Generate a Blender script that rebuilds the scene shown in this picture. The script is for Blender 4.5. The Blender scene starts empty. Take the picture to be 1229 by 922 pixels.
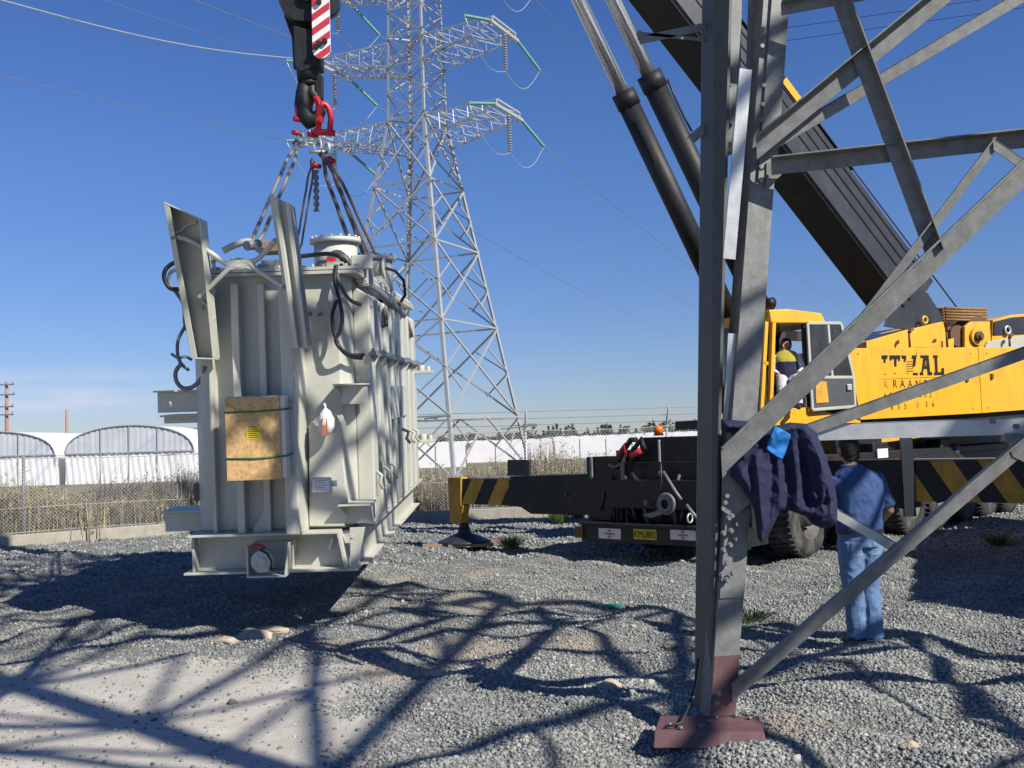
import bpy, bmesh, math, random
import numpy as np
from mathutils import Vector, Matrix, noise
from mathutils.bvhtree import BVHTree
R = math.radians
random.seed(7); rng = np.random.default_rng(7)
C = bpy.context.scene.collection
scene = bpy.context.scene

# ------------------------------------------------------------------ camera
CAMZ, FPX, PITCH, ROLL = 1.75, 1206.0, 3.27, 1.78
CM = (Matrix.Rotation(R(90 + PITCH), 4, 'X') @ Matrix.Rotation(R(-ROLL), 4, 'Z'))
EYE = Vector((0, 0, CAMZ))
def ray(px, py):
    return (CM @ Vector(((px - 614.5) / FPX, -(py - 461) / FPX, -1))).normalized()
def at_y(px, py, Y):
    d = ray(px, py); return EYE + d * (Y / d.y)
def ground_pt(px, py, z=0):
    d = ray(px, py); return EYE + d * ((z - CAMZ) / d.z)
def on_plane(px, py, p0, n):
    d = ray(px, py); return EYE + d * ((p0 - EYE).dot(n) / d.dot(n))
cd = bpy.data.cameras.new('camera'); cam = bpy.data.objects.new('camera', cd); C.objects.link(cam)
cd.sensor_width = 36; cd.lens = 36 * FPX / 1229; cd.clip_end = 5000; cd.clip_start = .05
cam.matrix_world = Matrix.Translation(EYE) @ CM
scene.camera = cam

# ------------------------------------------------------------------ object helpers
OFF = {}
def tag(o, label=None, cat=None, group=None, kind=None):
    if label: o['label'] = label
    if cat: o['category'] = cat
    if group: o['group'] = group
    if kind: o['kind'] = kind
    return o
def empty(name, loc, label, cat, group=None):
    o = bpy.data.objects.new(name, None); C.objects.link(o); o.location = loc
    o.empty_display_size = .2
    OFF[o] = Vector(loc); return tag(o, label, cat, group)
def link_mesh(name, me, parent=None):
    o = bpy.data.objects.new(name, me); C.objects.link(o)
    if parent is not None: o.parent = parent; OFF[o] = OFF[parent]
    else: OFF[o] = Vector((0, 0, 0))
    return o
class MB:
    """collects shapes in world space (optionally through a frame matrix)"""
    def __init__(s, M=None):
        s.v = []; s.f = []; s.fm = []; s.M = M; s.m = 0; s.sm = []; s.smooth = False
    def add(s, vs, fs, raw=False):
        b = len(s.v)
        for p in vs:
            p = Vector(p); s.v.append(p if (raw or s.M is None) else s.M @ p)
        for f in fs:
            s.f.append([b + i for i in f]); s.fm.append(s.m); s.sm.append(s.smooth)
        return s
    def box(s, c, d, rot=None):
        c = Vector(c); x, y, z = (d[0]/2, d[1]/2, d[2]/2)
        vs = [Vector((i, j, k)) for k in (-z, z) for j in (-y, y) for i in (-x, x)]
        if rot is not None: vs = [rot @ v for v in vs]
        return s.add([c + v for v in vs], [(0,2,3,1),(4,5,7,6),(0,1,5,4),(2,6,7,3),(0,4,6,2),(1,3,7,5)])
    def bb(s, lo, hi):
        return s.box([(a+b)/2 for a, b in zip(lo, hi)], [abs(b-a) for a, b in zip(lo, hi)])
    def cbox(s, lo, hi, c=.01):
        """box with chamfered edges"""
        x0,y0,z0 = lo; x1,y1,z1 = hi
        bm = bmesh.new(); bmesh.ops.create_cube(bm, size=1)
        for v in bm.verts: v.co = Vector(((x0+x1)/2+v.co.x*(x1-x0), (y0+y1)/2+v.co.y*(y1-y0), (z0+z1)/2+v.co.z*(z1-z0)))
        bmesh.ops.bevel(bm, geom=bm.edges[:], offset=c, segments=2, affect='EDGES', profile=.5)
        bm.verts.index_update()
        s.add([v.co.copy() for v in bm.verts], [[v.index for v in f.verts] for f in bm.faces]); bm.free(); return s
    def frame(s, p0, p1, up=(0,0,1)):
        p0, p1 = Vector(p0), Vector(p1); d = (p1-p0).normalized(); up = Vector(up)
        if abs(d.dot(up)) > .999: up = Vector((0,1,0))
        x = d.cross(up).normalized(); y = x.cross(d).normalized(); return p0, p1, x, y, d
    def bar(s, p0, p1, w, h, up=(0,0,1), caps=True):
        p0, p1, x, y, d = s.frame(p0, p1, up)
        vs = [p + x*(a*w/2) + y*(b*h/2) for p in (p0, p1) for a, b in ((-1,-1),(1,-1),(1,1),(-1,1))]
        fs = [(0,1,5,4),(1,2,6,5),(2,3,7,6),(3,0,4,7)]
        if caps: fs += [(3,2,1,0),(4,5,6,7)]
        return s.add(vs, fs)
    def angle(s, p0, p1, w, t, da, db, w2=None):
        """L section: corner line p0-p1, flanges towards da and db"""
        p0, p1 = Vector(p0), Vector(p1); d = (p1-p0).normalized()
        da = Vector(da); da = (da - d*da.dot(d)).normalized()
        db = Vector(db); db = (db - d*db.dot(d)).normalized(); w2 = w2 or w
        pr = [(0,0),(w,0),(w,t),(t,t),(t,w2),(0,w2)]
        vs = [p + da*a + db*b for p in (p0, p1) for a, b in pr]
        fs = [[i, (i+1) % 6, 6+(i+1) % 6, 6+i] for i in range(6)] + [[3,2,1,0],[5,4,3,0],[6,7,8,9],[6,9,10,11]]
        return s.add(vs, fs)
    def cyl(s, p0, p1, r0, r1=None, n=12, caps=True):
        r1 = r0 if r1 is None else r1
        p0, p1, x, y, d = s.frame(p0, p1)
        vs = []
        for p, r in ((p0, r0), (p1, r1)):
            for i in range(n):
                a = 2*math.pi*i/n; vs.append(p + x*(math.cos(a)*r) + y*(math.sin(a)*r))
        sm = s.smooth; s.smooth = True
        b = len(s.v)
        s.add(vs, [(i, (i+1) % n, n+(i+1) % n, n+i) for i in range(n)])
        s.smooth = sm
        if caps:
            s.f += [[b+i for i in range(n-1, -1, -1)], [b+n+i for i in range(n)]]; s.fm += [s.m]*2; s.sm += [False]*2
        return s
    def tube(s, pts, r, n=8, caps=True, flat=None):
        """tube through points; r number or list; flat=(rx,ry) scale pair"""
        P = [Vector(p) for p in pts]; rs = r if isinstance(r, (list, tuple)) else [r]*len(P)
        vs = []; up = Vector((0.0,0.0,1.0))
        T = [(P[min(i+1, len(P)-1)] - P[max(i-1, 0)]).normalized() for i in range(len(P))]
        if abs(T[0].dot(up)) > .9: up = Vector((0,1,0))
        x = T[0].cross(up).normalized()
        for i, p in enumerate(P):
            x = (x - T[i]*x.dot(T[i])).normalized(); y = T[i].cross(x)
            fx, fy = flat if flat else (1, 1)
            for k in range(n):
                a = 2*math.pi*k/n; vs.append(p + x*(math.cos(a)*rs[i]*fx) + y*(math.sin(a)*rs[i]*fy))
        fs = [(i*n+k, i*n+(k+1) % n, (i+1)*n+(k+1) % n, (i+1)*n+k) for i in range(len(P)-1) for k in range(n)]
        sm = s.smooth; s.smooth = True; b = len(s.v); s.add(vs, fs); s.smooth = sm
        if caps:
            e = (len(P)-1)*n
            s.f += [[b+k for k in range(n-1, -1, -1)], [b+e+k for k in range(n)]]; s.fm += [s.m]*2; s.sm += [False]*2
        return s
    def torus(s, c, ax, R0, r0, n=20, m=8, a0=0, a1=2*math.pi, stretch=None):
        c = Vector(c); ax = Vector(ax).normalized(); h = Vector((0,0,1)) if abs(ax.z) < .9 else Vector((1,0,0))
        x = ax.cross(h).normalized(); y = ax.cross(x)*-1
        full = abs(a1-a0-2*math.pi) < 1e-4; k = n if full else n+1
        sx, sy = stretch or (1,1)
        vs = []
        for i in range(k):
            a = a0+(a1-a0)*i/n; rad = x*(math.cos(a)*sx)+y*(math.sin(a)*sy); rn = (x*math.cos(a)+y*math.sin(a))
            for j in range(m):
                b = 2*math.pi*j/m; vs.append(c + rad*R0 + rn*(math.cos(b)*r0) + ax*(math.sin(b)*r0))
        fs = [(i*m+j, ((i+1) % k)*m+j, ((i+1) % k)*m+(j+1) % m, i*m+(j+1) % m) for i in range(n) for j in range(m)]
        sm = s.smooth; s.smooth = True; s.add(vs, fs); s.smooth = sm; return s
    def prism(s, poly, ex, hole=None):
        """planar polygon list of points extruded by vector"""
        n = len(poly); poly = [Vector(p) for p in poly]; ex = Vector(ex)
        return s.add(poly + [p+ex for p in poly], [list(range(n-1,-1,-1)), [n+i for i in range(n)]] + [[i, (i+1) % n, n+(i+1) % n, n+i] for i in range(n)])
    def lathe(s, c, ax, prof, n=20, caps=True):
        """prof = [(dist along axis, radius)]"""
        c = Vector(c); ax = Vector(ax).normalized(); h = Vector((0,0,1)) if abs(ax.z) < .9 else Vector((1,0,0))
        x = ax.cross(h).normalized(); y = ax.cross(x)
        vs = [c + ax*d + x*(math.cos(2*math.pi*k/n)*r) + y*(math.sin(2*math.pi*k/n)*r) for d, r in prof for k in range(n)]
        b = len(s.v); s.add(vs, [(i*n+k, i*n+(k+1) % n, (i+1)*n+(k+1) % n, (i+1)*n+k) for i in range(len(prof)-1) for k in range(n)])
        if caps:
            e = (len(prof)-1)*n
            s.f += [[b+k for k in range(n-1, -1, -1)], [b+e+k for k in range(n)]]; s.fm += [s.m]*2; s.sm += [s.smooth]*2
        return s
    def ball(s, c, r, sc=(1,1,1), sub=2):
        bm = bmesh.new(); bmesh.ops.create_icosphere(bm, subdivisions=sub, radius=1)
        sm = s.smooth; s.smooth = True
        s.add([Vector(c)+Vector((v.co.x*r*sc[0], v.co.y*r*sc[1], v.co.z*r*sc[2])) for v in bm.verts], [[v.index for v in f.verts] for f in bm.faces])
        s.smooth = sm; bm.free(); return s
    def mesh(s, name, mats, off=Vector((0,0,0)), fix=True):
        me = bpy.data.meshes.new(name)
        me.from_pydata([tuple(v-off) for v in s.v], [], s.f)
        mats = mats if isinstance(mats, (list, tuple)) else [mats]
        for m in mats: me.materials.append(m)
        me.polygons.foreach_set('material_index', s.fm)
        me.polygons.foreach_set('use_smooth', s.sm)
        if fix and len(s.f) < 60000:
            bm = bmesh.new(); bm.from_mesh(me); bmesh.ops.recalc_face_normals(bm, faces=bm.faces[:]); bm.to_mesh(me); bm.free()
        me.update(); return me
    def build(s, name, mats, parent=None, bevel=0, label=None):
        off = OFF[parent] if parent is not None else Vector((0,0,0))
        o = link_mesh(name, s.mesh(name, mats, off), parent)
        if bevel:
            b = o.modifiers.new('bevel', 'BEVEL'); b.width = bevel; b.segments = 2; b.limit_method = 'ANGLE'; b.angle_limit = R(35)
        if label: o['label'] = label
        return o

# ------------------------------------------------------------------ materials
def mat(name, col, rough=.6, metal=0, var=.12, scale=6, bump=0, bscale=40, dirt=None, dirt_amt=.0, dscale=2.5, coat=0, trans=0, spec=.5, coords='Object'):
    m = bpy.data.materials.new(name); m.use_nodes = True; nt = m.node_tree; N = nt.nodes; L = nt.links
    b = N['Principled BSDF']; b.inputs['Roughness'].default_value = rough; b.inputs['Metallic'].default_value = metal
    b.inputs['Specular IOR Level'].default_value = spec
    if coat: b.inputs['Coat Weight'].default_value = coat; b.inputs['Coat Roughness'].default_value = .15
    if trans: b.inputs['Transmission Weight'].default_value = trans
    tc = N.new('ShaderNodeTexCoord')
    n1 = N.new('ShaderNodeTexNoise'); n1.inputs['Scale'].default_value = scale; n1.inputs['Detail'].default_value = 6; n1.inputs['Roughness'].default_value = .65
    L.new(tc.outputs[coords], n1.inputs['Vector'])
    r = N.new('ShaderNodeMapRange'); r.inputs[1].default_value = .25; r.inputs[2].default_value = .75; r.inputs[3].default_value = 1-var; r.inputs[4].default_value = 1+var
    L.new(n1.outputs[0], r.inputs[0])
    mx = N.new('ShaderNodeMix'); mx.data_type = 'RGBA'; mx.blend_type = 'MULTIPLY'; mx.inputs[0].default_value = 1
    mx.inputs[6].default_value = (*col, 1); L.new(r.outputs[0], mx.inputs[7])
    out = mx.outputs[2]
    if dirt:
        n2 = N.new('ShaderNodeTexNoise'); n2.inputs['Scale'].default_value = dscale; n2.inputs['Detail'].default_value = 9; n2.inputs['Roughness'].default_value = .72
        mp = N.new('ShaderNodeMapping'); mp.inputs['Scale'].default_value = (1.6, 1.6, .5); L.new(tc.outputs[coords], mp.inputs[0]); L.new(mp.outputs[0], n2.inputs['Vector'])
        rr = N.new('ShaderNodeMapRange'); rr.inputs[1].default_value = .5; rr.inputs[2].default_value = .72; rr.inputs[4].default_value = dirt_amt
        L.new(n2.outputs[0], rr.inputs[0])
        m2 = N.new('ShaderNodeMix'); m2.data_type = 'RGBA'; m2.inputs[7].default_value = (*dirt, 1)
        L.new(rr.outputs[0], m2.inputs[0]); L.new(out, m2.inputs[6]); out = m2.outputs[2]
    L.new(out, b.inputs['Base Color'])
    rm = N.new('ShaderNodeMapRange'); rm.inputs[3].default_value = max(0, rough-.1); rm.inputs[4].default_value = min(1, rough+.12)
    L.new(n1.outputs[0], rm.inputs[0]); L.new(rm.outputs[0], b.inputs['Roughness'])
    if bump:
        n3 = N.new('ShaderNodeTexNoise'); n3.inputs['Scale'].default_value = bscale; n3.inputs['Detail'].default_value = 4; L.new(tc.outputs[coords], n3.inputs['Vector'])
        bp = N.new('ShaderNodeBump'); bp.inputs['Strength'].default_value = bump; bp.inputs['Distance'].default_value = .02
        L.new(n3.outputs[0], bp.inputs['Height']); L.new(bp.outputs[0], b.inputs['Normal'])
    return m
def glass(name, col=(.6,.7,.75), alpha_rough=.03):
    m = bpy.data.materials.new(name); m.use_nodes = True; nt = m.node_tree; N = nt.nodes; L = nt.links
    N.remove(N['Principled BSDF']); o = N['Material Output']
    t = N.new('ShaderNodeBsdfTransparent'); t.inputs[0].default_value = (*col, 1)
    g = N.new('ShaderNodeBsdfGlossy'); g.inputs['Roughness'].default_value = alpha_rough
    d = N.new('ShaderNodeBsdfDiffuse'); d.inputs[0].default_value = (.5,.52,.5,1)
    nz = N.new('ShaderNodeTexNoise'); nz.inputs['Scale'].default_value = 5; mr = N.new('ShaderNodeMapRange'); mr.inputs[3].default_value = .02; mr.inputs[4].default_value = .14
    L.new(nz.outputs[0], mr.inputs[0])
    f = N.new('ShaderNodeFresnel'); f.inputs[0].default_value = 1.5; x = N.new('ShaderNodeMixShader'); y = N.new('ShaderNodeMixShader')
    L.new(mr.outputs[0], x.inputs[0]); L.new(t.outputs[0], x.inputs[1]); L.new(d.outputs[0], x.inputs[2])
    L.new(f.outputs[0], y.inputs[0]); L.new(x.outputs[0], y.inputs[1]); L.new(g.outputs[0], y.inputs[2]); L.new(y.outputs[0], o.inputs[0]); return m
M = dict(
 galv = mat('galvanised_steel', (.2,.205,.195), .55, .25, .3, 15, .035, 60, (.13,.12,.10), .75, 3.5),
 galv_shade = mat('shade_dark_galvanised_steel', (.085,.087,.08), .6, .2, .16, 9, .035, 60, (.12,.115,.1), .4, 3),  # galvanised steel with the shade of the left leg flange put into its colour
 galv2 = mat('bright_galvanised_steel', (.5,.51,.5), .42, .45, .12, 12, .06, 80),
 bolt = mat('bolt_zinc', (.2,.2,.19), .5, .3, .15, 30),
 primer = mat('maroon_primer', (.125,.06,.064), .62, 0, .14, 7, .1, 50, (.24,.16,.14), .45, 4),
 pylon = mat('pylon_zinc', (.38,.39,.385), .5, .2, .1, 3),
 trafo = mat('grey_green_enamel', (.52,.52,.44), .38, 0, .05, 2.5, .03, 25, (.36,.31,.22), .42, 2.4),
 trafo_dk = mat('dark_enamel', (.42,.425,.37), .45, 0, .08, 3, .03, 30),  # darker enamel tone for the small fittings
 osb = mat('particle_board', (.6,.37,.15), .8, 0, .45, 22, .2, 60, (.66,.47,.22), .8, 30),
 wood = mat('rough_timber', (.26,.18,.11), .8, 0, .3, 10, .3, 50, (.2,.13,.08), .5, 5),
 labely = mat('yellow_label', (.75,.58,.03), .5, 0, .03),
 green = mat('green_strap', (.03,.16,.07), .6),
 white = mat('white_paint', (.72,.72,.7), .5, 0, .06, 5, 0, 40, (.5,.48,.42), .3, 6),
 red = mat('red_paint', (.55,.02,.025), .4, 0, .15, 14, 0, 0, (.25,.03,.03), .4, 12),
 stripe_red = mat('sign_red', (.5,.03,.05), .45, 0, .12, 14),
 blk = mat('black_paint', (.012,.0125,.014), .55, 0, .3, 8, .04, 40, (.05,.045,.04), .5, 4, spec=.4),
 boom = mat('dark_boom_paint', (.021,.025,.031), .42, 0, .15, 2, .03, 30, (.09,.085,.08), .4, 3, spec=.5),
 rubber = mat('tyre_rubber', (.03,.03,.03), .85, 0, .3, 12, .15, 60, (.2,.19,.17), .75, 3),
 rim = mat('wheel_rim', (.06,.06,.06), .6, 0, .3, 8, 0, 0, (.2,.18,.15), .6, 5),
 chrome = mat('chrome_rod', (.85,.87,.9), .22, .85, .03),
 yel = mat('crane_yellow', (.8,.4,.018), .36, 0, .06, 1.6, .02, 25, (.42,.2,.035), .6, 2.6, coat=.2),
 yel2 = mat('worn_crane_yellow', (.62,.34,.03), .5, 0, .16, 5, .04, 30, (.2,.1,.04), .5, 5),
 rust = mat('rusty_steel', (.13,.065,.035), .8, .1, .35, 14, .2, 50),
 cable = mat('wire_rope', (.07,.055,.045), .7, .3, .3, 40, .3, 200),
 sling = mat('wire_rope_sling', (.24,.22,.19), .65, .2, .1, 60, .3, 300),
 sling_dk = mat('dark_wire_rope_sling', (.12,.10,.09), .7, .2, .1, 60, .3, 300),
 hose = mat('black_hose', (.018,.018,.02), .5, 0, .2, 20),
 grey = mat('dark_grey_plastic', (.07,.075,.08), .5, 0, .1),
 beige = mat('pale_frame', (.42,.42,.36), .5, 0, .1),
 ylw_dk = mat('stripe_yellow', (.5,.27,.02), .6, 0, .25, 6, .05, 30, (.12,.08,.04), .6, 5),
 orange = mat('orange_lens', (.9,.16,.01), .2, 0, .1),
 ins = mat('grey_porcelain', (.3,.3,.3), .3), ins_g = mat('green_glass_disc', (.13,.3,.24), .25),
 skin = mat('skin', (.38,.2,.13), .55, 0, .08, 20), hair = mat('dark_hair', (.014,.011,.009), .7, 0, .3, 60, .6, 200),
 shirt = mat('blue_shirt_cloth', (.03,.07,.185), .85, 0, .1, 8, .5, 14), jeans = mat('denim', (.10,.175,.31), .9, 0, .2, 7, .6, 16, (.2,.29,.43), .5, 4),
 shoe = mat('dark_leather', (.03,.026,.022), .55), belt = mat('black_belt', (.012,.012,.012), .5),
 navy = mat('navy_cloth', (.010,.013,.046), .85, 0, .12, 10, .45, 22), lining = mat('bright_blue_lining', (.015,.17,.5), .75, 0, .08, 8, .2, 30),
 hiyel = mat('yellow_workwear', (.42,.36,.05), .85, 0, .1, 10, .3, 30), palecloth = mat('pale_workwear', (.62,.6,.62), .85, 0, .08, 10, .5, 25),
 conc = mat('concrete', (.34,.31,.25), .9, 0, .22, 5, .3, 30, (.2,.19,.15), .6, 3),
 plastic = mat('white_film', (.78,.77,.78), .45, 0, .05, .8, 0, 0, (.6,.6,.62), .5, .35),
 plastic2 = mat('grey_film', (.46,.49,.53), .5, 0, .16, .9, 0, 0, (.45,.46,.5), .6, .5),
 fence = mat('fence_wire', (.42,.42,.4), .6, .3, .1), rustpole = mat('rusty_pole', (.36,.17,.13), .8, 0, .15, 3),
 weed = mat('weed_green', (.1,.17,.035), .8, 0, .3, 10), straw = mat('dry_straw', (.4,.3,.16), .9, 0, .3, 5),
 rock = mat('tan_rock', (.42,.35,.26), .9, 0, .2, 9, .5, 30), paper = mat('white_paper', (.75,.75,.74), .6), ink = mat('print_ink', (.02,.018,.016), .8, spec=.2), rope_br = mat('greased_rope', (.24,.13,.04), .7, 0, .35, 18, .2, 60),
 bag = mat('clear_bag', (.7,.66,.64), .25, 0, .15, 12, .5, 20), bagbr = mat('brown_card', (.36,.16,.08), .8, 0, .3, 20), teal = mat('green_plastic', (.03,.2,.12), .5, 0, .15, 10),
 plate = mat('plate_yellow', (.5,.36,.02), .5), signw = mat('sign_white', (.6,.58,.6), .5), glass = glass('cab_glass'), interior = mat('cab_interior', (.035,.035,.036), .8),
 bluecable = mat('grey_lead', (.16,.17,.2), .5),
)
# ------------------------------------------------------------------ ground
def dirt_amount(x, y):
    """1 on the bare dusty patch, 0 on loose gravel (numpy)"""
    e = np.clip(((-0.75 - x) + .22*np.sin(y*2.3) + .12*np.sin(y*6.1)) / .55, 0, 1)
    far = np.clip((9.0 + .3*np.sin(x*1.3) - y) / 1.0, 0, 1)
    return e * far
SANDS = [(ground_pt(px, py), a, b) for px, py, a, b in ((560, 722, 1.1, .45), (580, 770, .75, .3), (540, 795, .5, .2), (470, 800, .6, .35), (700, 775, .4, .2), (945, 872, .3, .3), (800, 912, .35, .15), (420, 770, .7, .3), (520, 690, .8, .3))]
def sandy(x, y):
    s = np.zeros_like(x)
    for p, a, b in SANDS: s = np.maximum(s, np.exp(-((x-p.x)/a)**2-((y-p.y)/b)**2))
    return s
def hump(x, y):
    """gravel windrows that make the shadows wavy"""
    h = .042*np.sin(x*2.1+.7*y)*np.sin(y*1.6-.5*x) + .032*np.sin(x*4.3-y*2.9) + .02*np.sin(x*7.1+y*5.3+1) + .012*np.sin(y*9.1 - x*3.7)
    g = 1-.85*dirt_amount(x, y)
    # low windrow just in front of the load's shadow
    h = h + .05*np.exp(-((y-8.7-.12*(x+2))**2)/.08)*np.exp(-((x+2.2)**2)/1.6)
    fade = np.clip((26-y)/10, 0, 1)
    return h*g*fade - .02
def ground_mesh():
    xs = np.concatenate([[-900,-300,-100,-50,-30], np.arange(-16, -9, .25), np.arange(-9, 9, .05), np.arange(9, 20, .25), [30,50,100,300,900]])
    ys = np.concatenate([[-200,-40,-15,-5], np.arange(0, 3, .25), np.arange(3, 16, .05), np.arange(16, 34, .16), [40,55,80,130,250,500,1000,2400]])
    X, Y = np.meshgrid(xs, ys); Z = hump(X, Y)
    edge = (np.abs(X) > 25) | (Y > 34) | (Y < -1); Z = np.where(edge, -.02, Z)
    nx, ny = len(xs), len(ys); v = np.stack([X, Y, Z], -1).reshape(-1, 3)
    i = np.arange(nx-1)[None, :] + nx*np.arange(ny-1)[:, None]
    f = np.stack([i, i+1, i+nx+1, i+nx], -1).reshape(-1, 4)
    me = bpy.data.meshes.new('ground'); me.vertices.add(len(v)); me.vertices.foreach_set('co', v.ravel())
    me.loops.add(f.size); me.loops.foreach_set('vertex_index', f.ravel().astype(np.int32))
    me.polygons.add(len(f)); me.polygons.foreach_set('loop_start', np.arange(0, f.size, 4, dtype=np.int32))
    me.polygons.foreach_set('use_smooth', np.ones(len(f), bool)); me.update(calc_edges=True); me.validate()
    return me
def ground_mat():
    m = bpy.data.materials.new('gravel_ground'); m.use_nodes = True; nt = m.node_tree; N = nt.nodes; L = nt.links
    b = N['Principled BSDF']; b.inputs['Roughness'].default_value = .92; b.inputs['Specular IOR Level'].default_value = .25
    tc = N.new('ShaderNodeTexCoord'); P = tc.outputs['Object']
    def vor(sc, feat='F1'):
        v = N.new('ShaderNodeTexVoronoi'); v.inputs['Scale'].default_value = sc; v.feature = feat; L.new(P, v.inputs['Vector']); return v
    def noi(sc, d=6, ro=.6):
        n = N.new('ShaderNodeTexNoise'); n.inputs['Scale'].default_value = sc; n.inputs['Detail'].default_value = d; n.inputs['Roughness'].default_value = ro; L.new(P, n.inputs['Vector']); return n
    def rmp(src, a, b_, c=0, d=1):
        r = N.new('ShaderNodeMapRange'); r.inputs[1].default_value = a; r.inputs[2].default_value = b_; r.inputs[3].default_value = c; r.inputs[4].default_value = d; L.new(src, r.inputs[0]); return r.outputs[0]
    def mix(fac, a, b_, mode='MIX'):
        x = N.new('ShaderNodeMix'); x.data_type = 'RGBA'; x.blend_type = mode
        for s, val in ((0, fac), (6, a), (7, b_)):
            if isinstance(val, (int, float)): x.inputs[s].default_value = val
            elif isinstance(val, tuple): x.inputs[s].default_value = (*val, 1)
            else: L.new(val, x.inputs[s])
        return x.outputs[2]
    v1 = vor(52); v2 = vor(80)
    cr = N.new('ShaderNodeValToRGB'); sep = N.new('ShaderNodeSeparateColor'); L.new(v1.outputs['Color'], sep.inputs[0]); L.new(sep.outputs[0], cr.inputs[0])
    cr.color_ramp.elements[0].color = (.11,.12,.12,1); cr.color_ramp.elements[1].color = (.34,.345,.33,1)
    e = cr.color_ramp.elements.new(.5); e.color = (.21,.225,.22,1)
    # gaps between stones are deeper earth
    stones = mix(rmp(v1.outputs['Distance'], .45, .8), cr.outputs[0], (.16,.15,.13))
    big = noi(.45, 8, .6)
    at2 = N.new('ShaderNodeAttribute'); at2.attribute_name = 'sandy'; sm_ = N.new('ShaderNodeMath'); sm_.operation = 'ADD'; L.new(at2.outputs['Fac'], sm_.inputs[0]); L.new(rmp(big.outputs[0], .3, .7, -.3, .25), sm_.inputs[1]); tan = rmp(sm_.outputs[0], .3, .6, 0, .85)
    stones = mix(tan, stones, (.37,.31,.24))
    # dusty patch from geometry position
    at = N.new('ShaderNodeAttribute'); at.attribute_name = 'dust'
    n4 = noi(6, 8, .7); ad = N.new('ShaderNodeMath'); ad.operation = 'ADD'; L.new(at.outputs['Fac'], ad.inputs[0]); L.new(rmp(n4.outputs[0], .3, .7, -.35, .35), ad.inputs[1])
    dust = rmp(ad.outputs[0], .35, .65)
    n5 = noi(3, 9, .65)
    dcol = mix(rmp(n5.outputs[0], .35, .7), (.42,.39,.33), (.53,.495,.43))
    sepv = N.new('ShaderNodeSeparateColor'); L.new(v2.outputs['Color'], sepv.inputs[0])
    dcol = mix(rmp(noi(1.3, 10, .7).outputs[0], .45, .75, 0, .4), dcol, (.3,.27,.22)); dcol = mix(rmp(noi(14, 6, .7).outputs[0], .5, .7, 0, .35), dcol, (.3,.28,.24))
    speck = rmp(sepv.outputs[0], .78, .8)
    speck2 = N.new('ShaderNodeMath'); speck2.operation = 'MULTIPLY'; L.new(speck, speck2.inputs[0]); L.new(rmp(v2.outputs['Distance'], .38, .3), speck2.inputs[1])
    dcol = mix(speck2.outputs[0], dcol, (.2,.2,.19))
    col = mix(dust, stones, dcol)
    # far fields behind the fence: dry earth
    sx = N.new('ShaderNodeSeparateXYZ'); L.new(P, sx.inputs[0])
    farf = rmp(sx.outputs[1], 23.5, 27)
    col = mix(farf, col, mix(rmp(noi(.2).outputs[0], .35, .65), (.24,.2,.12), (.14,.15,.07)))
    L.new(col, b.inputs['Base Color'])
    hh = mix(dust, rmp(v1.outputs['Distance'], 0, .7, 1, 0), rmp(n4.outputs[0], 0, 1, 0, .35))
    bp = N.new('ShaderNodeBump'); bp.inputs['Strength'].default_value = .8; bp.inputs['Distance'].default_value = .02
    L.new(hh, bp.inputs['Height']); L.new(bp.outputs[0], b.inputs['Normal']); return m
gme = ground_mesh()
co = np.empty(len(gme.vertices)*3, np.float32); gme.vertices.foreach_get('co', co); co = co.reshape(-1, 3)
at_ = gme.attributes.new('dust', 'FLOAT', 'POINT'); at_.data.foreach_set('value', dirt_amount(co[:, 0], co[:, 1]).astype(np.float32))
at3 = gme.attributes.new('sandy', 'FLOAT', 'POINT'); at3.data.foreach_set('value', sandy(co[:, 0], co[:, 1]).astype(np.float32))
gme.materials.append(ground_mat()); g = link_mesh('ground', gme); tag(g, kind='structure')

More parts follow.
